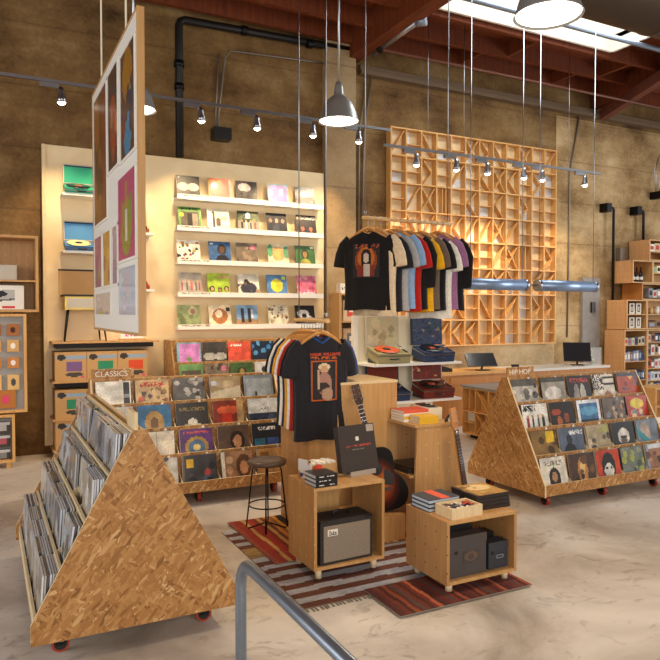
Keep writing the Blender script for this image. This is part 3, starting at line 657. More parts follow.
CL = 1.78
cla = rack('chipboard record rack headed CLASSICS in front of the record wall', (.86, 6.46, 0), 0, CL, ('CLASSICS', .0, .38, .07, .03))
CLA = {
 (3, 0): ('white record with a dark side strip', 'e4dfd2', [('r', .78, .04, .95, .96, '3a3a3c'), ('r', .78, .4, .95, .5, '8a8a8c')]),
 (3, 1): ('cream record crowded with faces under a red title', 'c8a878', [('t', .15, .06, .85, .22, 'c0402c'), ('b', 26, '8a6a44 e0c898 5a4a3c b8583c', .07, .25, 1)]),
 (3, 2): ('grey collage photo record', '5c5a58', [('b', 24, '3c3a38 8a8680 b0aca4', .08)]),
 (3, 3): ('beige record with diagonal pale shape', 'a8906c', [('d', .5, .3, .8, .9, 'd0c4a8'), ('e', .5, .25, .3, .12, 'c0ac88'), ('r', .05, .15, .2, .3, 'b8c4d0')]),
 (3, 4): ('blue-grey hazy record with a small lone figure', '7c8894', [('r', .08, .1, .92, .9, '9aa2a8'), ('r', .36, .55, .42, .82, '2c3038'), ('r', 0, .85, 1, 1, '4a545e')]),
 (2, 0): ('pale record', 'c8c0b0', [('n', .2)]),
 (2, 1): ('blue record with a golden round portrait', '2f6a94', [('e', .5, .55, .28, .38, 'b08a48'), ('e', .5, .55, .12, .18, '6a4a2c')]),
 (2, 2): ('black record with a white flower', '2b2620', [('e', .5, .62, .16, .14, 'd8d0bc'), ('e', .35, .7, .12, .06, 'c0b8a0'), ('e', .65, .7, .12, .06, 'c0b8a0'), ('e', .5, .85, .2, .05, 'b0a890'), ('t', .1, .15, .9, .25, '7a6a3c')]),
 (2, 3): ('red record with a flying disc', '7a2c1c', [('e', .5, .3, .36, .14, 'd05a34'), ('r', .3, .4, .6, .9, 'b8301c'), ('r', .8, 0, 1, 1, 'a8885c'), ('r', .1, .85, .8, 1, 'd8c8a8')]),
 (2, 4): ('record half white and half dark blue', 'c9cbc8', [('r', 0, .45, 1, 1, '2c3a50'), ('b', 6, '4a5a70 1c2636', .1, .5, 1), ('t', .35, .3, .7, .4, '6a6a6a')]),
 (1, 0): ('plain white record', 'dcd8cc', [('n', .05)]),
 (1, 1): ('plain cream record sleeve', 'd8ccb4', [('r', .45, .0, .5, 1, 'b8a888')]),
 (1, 2): ('purple record with a golden ring', '5c3070', [('e', .5, .55, .36, .32, 'b08a3c'), ('e', .5, .55, .26, .22, '4a6a8a'), ('e', .5, .55, .1, .1, 'd8c070'), ('t', .1, .06, .9, .16, 'c8503c')]),
 (1, 3): ('brown portrait record', '5a4436', person(.62, .45, 1.4, '241a16', 'b8845c', '6a4c3c')),
 (1, 4): ('black record with teal and purple pictures', '20242c', [('t', .2, .1, .8, .22, 'd8d4cc'), ('r', .08, .45, .42, .7, '2f6a80'), ('r', .5, .45, .9, .7, '3c5a9a'), ('r', .08, .76, .42, 1, '6a4a8a'), ('r', .5, .76, .9, 1, '2f7a8a')]),
 (0, 0): ('grey record', '8a8a88', [('n', .2)]), (0, 1): ('white patterned record', 'c8c4b8', [('b', 8, '3a3a3a', .08)]),
 (0, 2): ('dark record with a yellow square sticker', '3c3a3c', [('r', .08, .1, .3, .36, 'e4b018'), ('e', .7, .55, .1, .14, 'a8443c'), ('e', .7, .8, .18, .2, '4a5a6a'), ('b', 6, '242428 5a4a44', .12, .3, 1)]),
 (0, 3): ('record with stacked faces beside a brown portrait', '9a7454', [('r', 0, 0, .12, 1, 'dcd4c4'), ('e', .25, .25, .1, .12, 'd0a880'), ('e', .25, .55, .1, .12, 'c89870'), ('e', .25, .85, .1, .12, 'b88860'), ('e', .7, .45, .24, .36, '5a3a28'), ('e', .7, .5, .14, .2, 'c08a60')]),
 (0, 4): ('plain tan record', 'b88a54', [('r', .1, .1, .4, .35, '8a5c2c')])}
spec = {}
for (r, c), (d, bg, sh) in CLA.items():
    spec[(r, c)] = (d + ', %s of the classics rack' % rown[r], lp_mesh(art(bg, sh + [('n', .1)], 28, None, 200 + r * 5 + c), back='d8d4cc'), 2 if (r + c) % 2 else 3)
fill(cla, CL, spec, 'cla', 'records facing out in the classics rack', seed=5, backcols=backs)

NR = 1.72
near = rack('chipboard record rack nearest the camera, seen from its end', (.71, 5.29, 0), R_(-90), NR, (None, NR - .2, NR, 0, 0), 'edge')
sl = ['b4bcc6', '8f949c', 'a8a092', 'c6ced8', '757c88', 'd0cabc', '8a8378', 'b0b4b8', '9aa6b4', 'c0b6a4']
plc = ['far end', 'second from the far end', 'middle', 'second from the camera', 'camera end']
bk2 = [lp_mesh(art(c, [('n', .2), ('b', 3, '3a3a3c c8ccd0', .2)], 10, None, 300 + i), 'print_sleeved', back=c3, t=.0095) for i, (c, c3) in enumerate((('6a6c74', '4c4c54'), ('a8acb4', 'd8dce2'), ('8a8680', 'b8b4ac'), ('6c7480', 'c4c8d0')))]
spec = {}; rnd = random.Random(11); rn6 = random.Random(21)
for r in range(4):
    for c in range(5):
        bg = sl[(r * 5 + c * 3) % 10]
        sh = [('b', 7, rnd.choice(['5a5c60 c8ccd4 7a7470', '3c3c40 a8a090 d8d4cc', 'b09878 8a8c94 54504c']), .18), ('r', 0, .9, .4, 1, rnd.choice(['a83c48', '3c4a6a', '5a5448', '8a8a8c'])), ('n', .12)]
        spec[(r, c)] = ('clear-sleeved %s record in the near rack, %s, %s' % (('grey', 'smoky', 'pale')[(r + c) % 3], rown[r], plc[c]), lp_mesh(art(bg, sh, 18, None, 400 + r * 5 + c), 'print_sleeved', back='d4d8de', t=.0095), rn6.choice((4, 6, 7, 7)))
fill(near, NR, spec, 'near', 'clear-sleeved records in the near rack', seed=8, backcols=bk2, spacing=.0125)
spec = {(r, 4): ('record on the far slope of the near rack, %s' % rown[r], bk2[r], 2) for r in range(3)}
fill(near, NR, spec, 'nb', 'records on the far slope of the near rack', side=1, seed=9, backcols=bk2)

# ================================================================ HANGING POSTER BOARD
t = thing('hanging_poster_board', 'large white poster board edged in wood, hung on two ropes', 'poster board', (.9, 0, 0))
PX = 0
y0, y1, z0, z1 = 4.52, 6.58, 1.6, 3.76
obj('wood_edge', fixn(B().box(.006, .055, y0, y0 + .02, z0, z1).box(.006, .055, y1 - .02, y1, z0, z1).box(.006, .055, y0 + .02, y1 - .02, z0, z0 + .02).box(.006, .055, y0 + .02, y1 - .02, z1 - .02, z1)), 'plywood', t)
obj('board', B().box(.01, .05, y0 + .02, y1 - .02, z0 + .02, z1 - .02), 'white_paint', t)
def poster(ya, yb, za, zb, img, lb, mat='print_sleeved'):      # ya far (left in view), yb near
    obj('poster', B().raster(img, lambda u, v: (.002, ya + (yb - ya) * u, zb + (za - zb) * v)), mat, t, label=lb)
    f = B(); w_ = .02
    for a, c, d, e in ((ya + w_, yb - w_, zb, zb + w_), (ya + w_, yb - w_, za - w_, za)): f.box(-.001, .009, min(a, c) - 2 * w_, max(a, c) + 2 * w_, d, e)
    for a in (ya, yb - w_): f.box(-.001, .009, a, a + w_, za, zb)
    obj('poster_frame', f, 'white_paint', t)
poster(5.10, 4.60, 2.86, 3.6, art('5a3c34', [('e', .5, .25, .35, .25, 'a87424'), ('e', .5, .8, .3, .2, '3c8ab0'), ('b', 12, '8a3424 3c3050 6a5030 2c3a50', .1, .3, .75), ('n', .2)], 14, 28, 1), 'poster with gold and blue shapes')
poster(5.66, 5.24, 2.88, 3.64, art('4a342c', [('e', .55, .6, .3, .35, 'a84a30'), ('b', 8, '8a5a44 c08a68', .1, .4, .9), ('n', .25)], 12, 26, 2), 'dark poster with red figure')
poster(6.44, 5.76, 2.54, 3.64, art('6a4a24', [('b', 10, '8a5c24 a0602c 4a3420', .15), ('r', .75, 0, .9, 1, '8a3c2c'), ('n', .2)], 14, 28, 3), 'tall brown poster')
poster(5.24, 4.60, 2.14, 2.74, art('c04a7c', [('e', .5, .62, .3, .35, '9a9a3c'), ('r', .44, .1, .54, .6, 'c08a54'), ('r', .7, .25, .82, .6, '7aa040'), ('r', .2, .3, .3, .6, 'b87a5c'), ('e', .5, .6, .08, .2, 'e8e0d8'), ('n', .1)], 16, 24, 4), 'bright pink poster with green plant shape')
poster(6.44, 6.06, 1.98, 2.42, art('9a5c7c', [('b', 8, 'b8708a 6a4a5c 8a9a4c', .15), ('n', .2)], 10, 14, 5), 'small mauve poster')
poster(5.96, 5.62, 1.98, 2.42, art('c8a040', [('b', 5, 'e0c050 a05a3c', .15)], 10, 14, 6), 'small yellow poster')
0 and obj('acrylic_front', B().box(-.014, -.011, y0 + .02, y1 - .02, z0 + .01, z1 - .01), 'clear_plastic', t)
poster(5.5, 5.3, 1.98, 2.42, art('a88aa0', [('b', 8, 'c8b0b8 8a6a8a d8c8c0', .15), ('n', .1)], 8, 14, 7), 'narrow pale mauve poster')
poster(5.24, 4.60, 1.74, 2.08, art('b8c4d4', [('b', 10, 'd8dce4 9ab0c8 c8b8c0', .12), ('n', .08)], 14, 10, 8), 'pale blue poster at the bottom')
poster(6.44, 5.62, 1.74, 1.92, art('d4ccc0', [('b', 9, 'e8e0d4 b89aa0 d8c078', .1), ('n', .08)], 18, 6, 9), 'pale wide poster at the bottom')
for y in (5.02, 6.15):
    r_ = obj('rope', B().tube([(.03, y, z1 + .02), (.03, y, 5.98)], .008, 6), 'cream', t)
    obj('eyelet', B().tube([(.03 + .02 * math.cos(a), y, z1 + .012 + .02 * math.sin(a)) for a in [k_ * math.pi / 4 for k_ in range(8)]], .005, 6, closed=True), 'steel', r_)

# ================================================================ LEFT SHELVING
t = thing('wall_shelf_unit', 'tall pegboard-backed shop shelving cut by the left edge', 'shelving')
def frame(b, x0, x1, y0, y1, z0, z1, w_=.03, back=True):
    b.box(x0, x0 + w_, y0, y1, z0, z1); b.box(x1 - w_, x1, y0, y1, z0, z1); b.box(x0 + w_, x1 - w_, y0, y1, z0, z0 + w_); b.box(x0 + w_, x1 - w_, y0, y1, z1 - w_, z1)
    if back: b.box(x0 + w_, x1 - w_, y1 - .015, y1, z0 + w_, z1 - w_)
    return b
b = frame(B(), -.5, .55, 8.3, 8.7, 1.76, 2.62); b.box(-.47, .52, 8.31, 8.68, 2.1, 2.12)
obj('shelf_box', b, 'plywood_peg_white', t)
obj('display_case', frame(B(), -.5, .42, 8.32, 8.42, .63, 1.74), 'pine', t); obj('mesh_back', B().box(-.47, .39, 8.37, 8.4, .66, 1.71), 'grey_mesh', t)
obj('lower_case', frame(B(), -.5, .29, 8.32, 8.5, .07, .61), 'pine', t); obj('mesh_back', B().box(-.47, .26, 8.44, 8.47, .1, .58), 'grey_mesh', t)
for x in (.2, -.4): obj('leg', B().box(x, x + .05, 8.36, 8.41, 0, .069), 'pine', t)
obj('upright', B().box(-.5, .3, 8.72, 8.99, 0, 2.5), 'plywood', t)
o = obj('amplifier', fixn(B().box(-.25, .33, 8.4, 8.65, 2.122, 2.29).tube([(.0, 8.385, 2.2), (.0, 8.4, 2.2)], .03, 12)), 'silver_box'); tag(o, 'silver hi-fi amplifier on the upper left shelf', 'amplifier')
def printbox(name, x0, x1, y0, y1, z0, z1, img, back, mat='print_matte', label=None, cat=None, group=None, loc=None, rz=0, parent=None):
    b = B(); cx, cy = ((x0 + x1) / 2, (y0 + y1) / 2) if loc is None else (0, 0)
    b.raster(img, lambda u, v: (x0 + (x1 - x0) * u, y0 - .0004, z1 - (z1 - z0) * v)); b.box(x0, x1, y0, y1, z0, z1); b.paint(back)
    o = obj(name, b, mat, parent, loc, (0, 0, rz) if loc else None); return tag(o, label, cat, group)
printbox('turntable_box', -.2, .4, 8.36, 8.66, 1.7905, 2.06, art('e8e4dc', [('d', .3, .15, .75, .6, 'b4b2ae'), ('r', 0, 0, .3, 1, 'e8e4dc'), ('e', .58, .36, .14, .13, '2c2c30'), ('d', .78, .5, .84, .55, '3a3a3e'), ('r', 0, 0, .3, 1, 'e8e4dc'), ('r', .85, 0, 1, 1, 'e8e4dc'), ('r', .62, .86, .85, .94, 'c83c34')], 32, 22), 'd8d4cc', label='white box printed with a turntable on the left shelf', cat='box')
k = 0
for r, z in enumerate((1.56, 1.38, 1.19, .97, .78)):
    for c, x in enumerate((.10, .28)) if r < 4 else ((0, .2),):
        hh = (.065, .065, .06, .085, .1)[r]; ww = .06 if r < 4 else .1
        cc = [('a8683a', '4a2418'), ('d8a868', 'f0e8dc'), ('c88448', 'e8e0e0'), ('e0b878', '4a4a50'), ('b87434', 'd84a6a')][r]
        img = art(cc[0], [('e', .5, .5, .22, .22, cc[1]), ('r', .42, .06, .58, .12, '5a3418')], 10, 12, r + c)
        printbox('accessory_card', x - ww, x + ww, 8.345, 8.366, z - hh, z + hh, img, cc[0], label='hanging accessory card, %s row of the left display case%s' % (('top', 'second', 'third', 'fourth', 'lowest')[r], '' if r == 4 else (', left one', ', right one')[c]), cat='accessory card', group='accessory cards'); k += 1
for i, (z, c) in enumerate(((.45, 'b8b4b0'), (.3, 'b85a6a'), (.14, '8a8a88'))):
    printbox('packaged_item', .1, .24, 8.38, 8.43, z - .06, z + .07, art('4a4440', [('r', .2, .3, .8, .8, c), ('r', 0, 0, 1, .25, 'c8c8c8')], 8, 8), '3a3632', label='small boxed item in the low left case, ' + ('top', 'middle', 'bottom')[i] + ' one', cat='boxed item', group='boxed items low left')

# shelf unit with turntable boxes on the panel
t = thing('box_shelf', 'plywood shelves on the left of the maple panel holding turntable boxes', 'shelving')
for z, x1 in ((1.385, 1.95), (.915, 1.9), (.465, 1.9)): obj('shelf_board', B().box(.7, x1, 8.5, 8.898, z, z + .022), 'plywood', t)
for z, x1 in ((1.385, 1.9), (.915, 1.85), (.465, 1.85)): obj('shade_strip', B().box(.75, x1, 8.6, 8.897, z - .06, z - .001), 'dark', t)  # dark strips standing in for the shade beneath each shelf
def ttbox(x, z, c, i, lbl):
    sh = [('r', 0, .1, .08, .9, 'c49a64'), ('r', .04, .12, .95, .26, '8fa6bc'), ('e', .2, .18, .14, .1, '3a3430'), ('d', .3, .36, .62, .7, c), ('r', 0, .3, .34, .75, 'c49a64'), ('r', .84, .3, 1, .75, 'c49a64'), ('e', .6, .78, .28, .08, '4a4440'), ('e', .88, .88, .05, .05, 'd85a7a')]
    printbox('turntable_carton', x, x + .355, 8.52, 8.88, z, z + .345, art('c49a64', sh, 28, 24, i), 'b8905c', label=lbl, cat='carton', group='brown turntable cartons')
ttbox(.73, .938, '7a5a8a', 1, 'brown turntable carton with purple lid picture, left of the top row'); ttbox(1.09, .938, '2f8a64', 2, 'brown turntable carton with green lid picture, middle of the top row')
ttbox(1.45, .938, 'd8502c', 3, 'brown turntable carton with orange-red lid picture, right of the top row')
for i in range(3): ttbox(.73 + .36 * i, .488, ('2f8a64', '7a5a8a', 'd8502c')[i], 4 + i, 'brown carton on the second carton shelf, ' + ('leftmost with green lid picture', 'middle one', 'right one')[i])
for i in range(2): ttbox(.73 + .36 * i, .121, ('7a5a8a', 'd8502c')[i], 8 + i, 'brown carton on the lowest carton level, ' + ('left', 'right')[i] + ' one')
obj('shelf_board', B().box(.7, 1.9, 8.5, 8.898, .098, .12), 'plywood', t)

# ---- portable turntables
def suitcase(label, loc, rz, case, lidimg, disc, W=.36, D=.29, Hh=.12, name='portable_turntable', lidh=.27, tilt=14):
    t = thing(name, label, 'turntable', (loc[0], loc[1], loc[2] + D / 2 * math.sin(R_(tilt))), rz); t.rotation_euler = (R_(tilt), 0, rz)
    obj('tilt_wedge', fixn(B().prism([(-D / 2 + .01, -.001), (D / 2 - .01, -.001), (D / 2 - .01, -.001 - (D - .02) * math.tan(R_(tilt)))], -W / 2 + .02, W / 2 - .02)), 'black_plastic', t)
    obj('case', fixn(B().box(-W / 2, W / 2, -D / 2, D / 2, 0, Hh)), case, t)
    obj('case_trim', B().box(-W / 2 - .003, W / 2 + .003, -D / 2 - .003, D / 2 + .003, Hh - .03, Hh - .018), 'steel', t)
    b = B(); M = Matrix.Translation((0, D / 2 + .022, Hh)) @ Matrix.Rotation(R_(-tilt - 3), 4, 'X')
    b.box(-W / 2, W / 2, -.02, .02, 0, lidh, M=M); b.raster(lidimg, lambda u, v: M @ Vector((-W / 2 + .012 + (W - .024) * u, -.0206, lidh - .012 - (lidh - .024) * v))); b.paint('b8b0a0' if case != 'navy_case' else '26304a')
    obj('lid', fixn(b) if False else b, 'print_matte', t)
    obj('record', B().lathe([(.001, .004), (.135, .004), (.137, .002), (.137, 0)], (-.03, 0, Hh + .012), 36), disc, t)
    obj('record_label', B().lathe([(.001, .0055), (.045, .005)], (-.03, 0, Hh + .012), 20), 'black_vinyl' if disc != 'black_vinyl' else 'orange_vinyl', t)
    obj('platter', B().lathe([(.12, 0), (.12, .01)], (-.03, 0, Hh + .001), 28), 'steel', t)
    obj('tonearm', B().tube([(W / 2 - .05, D / 2 - .05, Hh + .03), (W / 2 - .05, 0, Hh + .035), (W / 2 - .11, -.06, Hh + .028)], .006, 8), 'steel', t)
    for q in range(3): obj('knob', B().tube([(W / 2 - .03, -.02 - .035 * q, Hh), (W / 2 - .03, -.02 - .035 * q, Hh + .015)], .01, 10), 'black_plastic', t)
    obj('handle', B().tube([(-.05, -D / 2 - .001, Hh * .5), (-.045, -D / 2 - .022, Hh * .5), (.045, -D / 2 - .022, Hh * .5), (.05, -D / 2 - .001, Hh * .5)], .008, 8), 'black_plastic', t)
    return t
def tshelf(x0, x1, z, lb):
    o = obj('wall_shelf', B().box(x0, x1, 8.6, 8.898, z - .03, z), 'white_paint'); tag(o, lb, 'shelf', 'small white turntable shelves')
for z, c, v, l in ((3.19, 'green', 'black_vinyl', 'top'), (2.5, 'blue', 'cream_vinyl', 'second')):
    tshelf(.84, 1.3, z, 'small white wall shelf under the %s turntable, %s on the left column' % (c, l))
    hx = 'a6d8b4' if False else ('2fa07c' if c == 'green' else '4a82b4')
    suitcase('open %s portable turntable on a small white wall shelf' % c, (1.06, 8.7, z), 0, c + '_case', art(hx, [('r', 0, 0, 1, .06, '1c3450'), ('r', .93, 0, 1, 1, '24506a')], 16, 12), v, W=.38, D=.24, Hh=.05, lidh=.24, tilt=20)
for z, c in ((2.76, 'orange'), (2.05, 'red')):
    tshelf(1.56, 1.92, z, 'small white wall shelf under the %s turntable, right of the poster board' % c)
    plain(c + '_case', 'c8401f' if c == 'red' else 'c8743c', .5)
    suitcase('open %s portable turntable peeking out right of the poster board' % c, (1.71, 8.72, z), 0, c + '_case', art('d8486a' if c == 'red' else 'd89a5c', [], 6, 6), 'black_vinyl', W=.3, D=.22, Hh=.05, lidh=.26, tilt=20)
t = thing('legged_record_console', 'yellow trimmed record console on black legs, lid open, upper left shelf', 'record player', (1.08, 8.7, 1.408))
obj('console_body', fixn(B().box(-.23, .23, -.16, .16, .38, .54)), 'yellow_panel', t); obj('speaker_grille', B().box(-.2, .12, -.165, -.161, .405, .515), 'silver_box', t)
obj('lid', fixn(B().box(-.26, .26, .16, .18, .566, .86)), 'card_brown', t); obj('lid_rim', B().box(-.27, .27, .155, .185, .861, .88), 'dark', t)
obj('top_deck', B().box(-.25, .23, -.17, .155, .541, .562), 'dark', t)
for x, y in ((-.19, -.13), (.19, -.13), (-.17, .12), (.17, .12)): obj('leg', B().tube([(x, y, .38), (x * 1.25, y * 1.25, 0)], [.016, .008], 8), 'black_metal', t)
t = thing('pink_print_card', 'small stand-up printed card with pink writing on the carton shelf', 'card')
printbox('card', 1.5, 1.78, 8.62, 8.63, 1.43, 1.53, art('f0ece4', [('t', .2, .5, .8, .8, 'd84a9a')], 14, 8), 'e8e4dc', parent=t)
obj('card_stand', B().box(1.48, 1.8, 8.58, 8.68, 1.408, 1.429), 'plywood', t)

# ================================================================ WOOD LATTICE
GX0, GX1, GZ0, GZ1 = 5.6, 9.09, 1.2, 4.63
cw, ch = (GX1 - GX0) / 12, (GZ1 - GZ0) / 8; GY = 8.86
lat = thing('wood_lattice', 'large wall-hung wooden lattice of twelve by eight open cells', 'lattice')
GY = 8.85
b = frame(B(), GX0, GX1, GY, 8.984, GZ0, GZ1, .022, False)
for i in range(1, 12): b.box(GX0 + i * cw - .011, GX0 + i * cw + .011, GY, 8.984, GZ0 + .022, GZ1 - .022)
for j in range(1, 8):
    for i in range(12): b.box(GX0 + i * cw + .012, GX0 + (i + 1) * cw - .012, GY + .001, 8.984, GZ0 + j * ch - .011, GZ0 + j * ch + .011)
obj('lattice_frame', b, 'pine', lat)
obj('back_panel', B().box(GX0 + .022, GX1 - .022, 8.9758, 8.984, GZ0 + .022, GZ1 - .022), 'maple', lat)
rnd = random.Random(4)
pats = ['XDKH/V', 'XHD<', 'VXK/D>', 'VVDVXV/V', 'XH/<V', 'HXK/', '>VHX<H', '/X<H>']
def cell(b, kind, x0, x1, z0, z1, mirror=False):
    y0, y1 = GY + .01, 8.975
    def bar(p, q):
        (ax, az), (bx_, bz) = p, q
        if mirror: ax, bx_ = 1 - ax, 1 - bx_
        A = Vector((x0 + (x1 - x0) * ax, z0 + (z1 - z0) * az)); C = Vector((x0 + (x1 - x0) * bx_, z0 + (z1 - z0) * bz)); d = (C - A).normalized(); n = Vector((-d.y, d.x)) * .006
        b.prism([tuple(A + n), tuple(C + n), tuple(C - n), tuple(A - n)], y0 + .01, y1, 'y')
    e = .03
    if kind == 'X': bar((e, 1 - e), (1 - e, e)); bar((e, e), (.48, .47)); bar((.52, .53), (1 - e, 1 - e))
    elif kind == '/': bar((e, e), (1 - e, 1 - e))
    elif kind == 'D': bar((e, 1 - e), (1 - e, e))
    elif kind == 'H': bar((0.01, .45), (.99, .45))
    elif kind == 'V': bar((.45, .01), (.45, .99)); bar((.7, .01), (.7, .99))
    elif kind in '<K': bar((.85, 1 - e), (.25, .5)); bar((.25, .49), (.85, e))
    elif kind == '>': bar((.15, 1 - e), (.75, .5)); bar((.75, .49), (.15, e))
for j in range(8):
    for i in range(12):
        kd = rnd.choice('X/DDHHHV<K>'); x0, x1 = GX0 + i * cw + .013, GX0 + (i + 1) * cw - .013; z1_, z0_ = GZ1 - j * ch - .023, GZ1 - (j + 1) * ch + .013
        b = B(); cell(b, kd, x0, x1, z0_, z1_, rnd.random() < .5)
        obj('cell_divider', fixn(b), 'pine', lat)
b = B(); rnd = random.Random(9)
for j in range(8):
    for i in range(12):
        if rnd.random() < (.45 if j < 2 else .26):
            x0, x1 = GX0 + i * cw + .013, GX0 + (i + 1) * cw - .013; z1_, z0_ = GZ1 - j * ch - .023, GZ1 - (j + 1) * ch + .013
            s = rnd.random()
            if s < .4: x1 = x0 + (x1 - x0) * .45
            elif s < .8: z1_ = z0_ + (z1_ - z0_) * .42
            obj('white_insert', B().box(x0, x1, 8.972, 8.9755, z0_, z1_), 'white_panel', lat, label='white painted insert board')

# ================================================================ PILASTER SHELVES
t = thing('pilaster_shelf', 'narrow wooden shelf unit on the concrete pilaster', 'shelving')
b = B()
for z in (2.03, 1.63, 1.2, .8): b.box(4.6, 4.98, 8.6, 8.858, z - .025, z)
b.box(4.56, 4.6, 8.58, 8.858, .3, 2.04); b.box(4.98, 5.01, 8.58, 8.858, .3, 2.04)
obj('shelf_frame', b, 'plywood', t)
for i, (z, h_, c1, c2, d) in enumerate(((1.63, .3, 'd8c0a0', 'd8503c', 'cream box with red picture'), (1.2, .32, 'c8a47c', '6a6a64', 'tan box with grey picture'), (.8, .3, 'c0ac90', '8a7458', 'pale box with brown picture'))):
    printbox('gift_box', 4.66, 4.94, 8.64, 8.8, z + .001, z + h_, art(c1, [('r', .25, .25, .75, .8, c2), ('r', .35, .35, .65, .6, 'e8e0d4')], 14, 14), c1, label=d + ' on the narrow pilaster shelf', cat='box')
printbox('small_carton', 4.62, 4.72, 8.66, 8.78, 2.031, 2.18, art('ece6da', [('t', .2, .4, .8, .6, '3a3632')], 8, 8), 'e4dccc', label='small white carton on top of the pilaster shelf', cat='box')

# ================================================================ TURNTABLE DISPLAY (white shelves)
t = thing('turntable_display', 'white shelving unit with beige back holding open turntables', 'shelving')
obj('back_panel', B().box(3.7, 4.75, 6.56, 6.6, 0, 1.72), 'cream', t); obj('side_panel', B().box(3.66, 3.699, 6.52, 6.6, 0, 1.72), 'white_shelf', t)
for z, x1 in ((1.2, 4.82), (.79, 4.82), (.36, 4.8)): obj('shelf_board', B().box(3.66, x1, 6.1, 6.559, z - .025, z), 'white_shelf', t)
mapimg = art('b8ae8c', [('b', 10, 'a89a70 c8bc98 98906c', .12), ('n', .08)], 18, 14, 3)
suitcase('open olive portable turntable with an orange record and map print lid', (3.95, 6.29, 1.2), R_(-4), 'olive_case', mapimg, 'orange_vinyl', W=.4, D=.28, Hh=.11, lidh=.33)
pat = art('3a4660', [('n', .5), ('b', 20, '8a7a68 28324c 5c5a6c', .05)], 20, 16, 5)
suitcase('open navy portable turntable with patterned lid on the upper white shelf', (4.55, 6.29, 1.2), R_(-4), 'navy_case', pat, 'black_vinyl', W=.4, D=.28, Hh=.11, lidh=.33)
flo = art('7a3028', [('b', 30, 'b85040 5a2420 c8a070 3c4a3c', .05), ('n', .2)], 20, 16, 6)
t2 = suitcase('open red floral portable turntable on the lower white shelf', (4.55, 6.29, .79), R_(-4), 'maroon', flo, 'black_vinyl', W=.4, D=.28, Hh=.11, lidh=.27)
t2 = suitcase('open brown-red portable turntable half hidden behind the plywood cabinet', (3.95, 6.29, .79), R_(-4), 'navy_case', art('6e2814', [('n', .05)], 8, 8), 'black_vinyl', W=.4, D=.28, Hh=.1, lidh=.22)

# ================================================================ T-SHIRTS
def shirt_meshes(seed=0, long=False, w=.235, hgt=.74):
    rnd = random.Random(seed); ph = rnd.uniform(0, 6)
    b = B(); NA, NT = 36, 16
    def top(x): ax = abs(x); return -.008 - .09 * max(0, (ax - .05) / .17) ** 1.15 if ax > .05 else -.008 - .05 * (1 - (ax / .05) ** 2) * .6
    def P(a, t, off=0):
        ca, sa = math.cos(a), math.sin(a)
        ww = w * (1.0 - .08 * math.sin(min(1, t * 1.4) * math.pi) * .6 - .14 * max(0, t - .8) / .2)
        x = ww * math.copysign(abs(ca) ** .8, ca)
        zt = top(x); z = -hgt + (zt + hgt) * t
        d = (.045 + .02 * (1 - t)) * (1 - .75 * max(0, (t - .8) / .2) ** 1.5) + off
        fold = .012 * math.sin(x * 34 + ph) * (1 - t) ** 1.6 + .005 * math.sin(x * 60 + ph * 2 + t * 4)
        y = d * math.copysign(abs(sa) ** .7, sa) + fold
        z += .006 * math.sin(x * 20 + ph) * (1 - t)
        return Vector((x, y, z))
    rings = [[b.bm.verts.new(P(2 * math.pi * k_ / NA, j / NT)) for k_ in range(NA)] for j in range(NT + 1)]
    for A, C in zip(rings, rings[1:]):
        for k_ in range(NA):
            f = b.bm.faces.new((A[k_], A[(k_ + 1) % NA], C[(k_ + 1) % NA], C[k_])); f.smooth = True
    for sg in (-1, 1):
        Lp = .4 if long else .21
        pts = [Vector((sg * .155, 0, -.105)), Vector((sg * .21, 0, -.155)), Vector((sg * .245, .004, -.235)), Vector((sg * .262, .006, -.1 - Lp)), Vector((sg * .266, .006, -.13 - Lp))]
        if long: pts.insert(4, Vector((sg * .264, .006, -.505)))
        rr = []
        for i, p in enumerate(pts):
            tdir = (pts[min(i + 1, len(pts) - 1)] - pts[max(i - 1, 0)]).normalized(); n_ = Vector((tdir.z * -sg, 0, tdir.x * sg)).normalized(); q = (.09, .088, .085, .082, .08, .06)[i] * (.62 if long and i > 2 else 1)
            rr.append([b.bm.verts.new(p + n_ * q * math.cos(a) + Vector((0, .032 * math.sin(a) + .004 * math.sin(4 * a + i), 0))) for a in [2 * math.pi * k_ / 18 for k_ in range(18)]])
        for A, C in zip(rr, rr[1:]):
            for k_ in range(18):
                f = b.bm.faces.new((A[k_], A[(k_ + 1) % 18], C[(k_ + 1) % 18], C[k_])); f.smooth = True
        b.bm.faces.new(rr[-1])
    return fixn(b), P
def collar():
    pts = []
    for k_ in range(20):
        a = 2 * math.pi * k_ / 20; pts.append((.075 * math.cos(a), .022 * math.sin(a), -.022 - .028 * (1 - abs(math.cos(a))) * (1.6 if math.sin(a) < 0 else .4)))
    return B().tube(pts, .009, 6, closed=True)
def tshirt(label, loc, rz, mat, group, printimg=None, pw=.2, pz=(-.14, -.42), long=False, seed=0, hgt=.74, colmat=None):
    t = thing('t_shirt', label, 't-shirt', loc, rz, group)
    b, P = shirt_meshes(seed, long, hgt=hgt); obj('shirt_body', b, mat, t)
    obj('collar', collar(), colmat or mat, t)
    if printimg:
        pb = B()
        def fn(u, v):
            x = -pw / 2 + pw * u; z = pz[0] + (pz[1] - pz[0]) * v; tt = (z + hgt) / (hgt - .05)
            best = min((P(math.pi + math.pi * q / 400, min(1, tt)) for q in range(30, 371)), key=lambda p: abs(p.x - x)); return Vector((x, best.y - .007, z))
        pb.raster(printimg, fn); pb.bm.normal_update(); obj('shirt_print', pb, 'fabric_print', t)
    return t
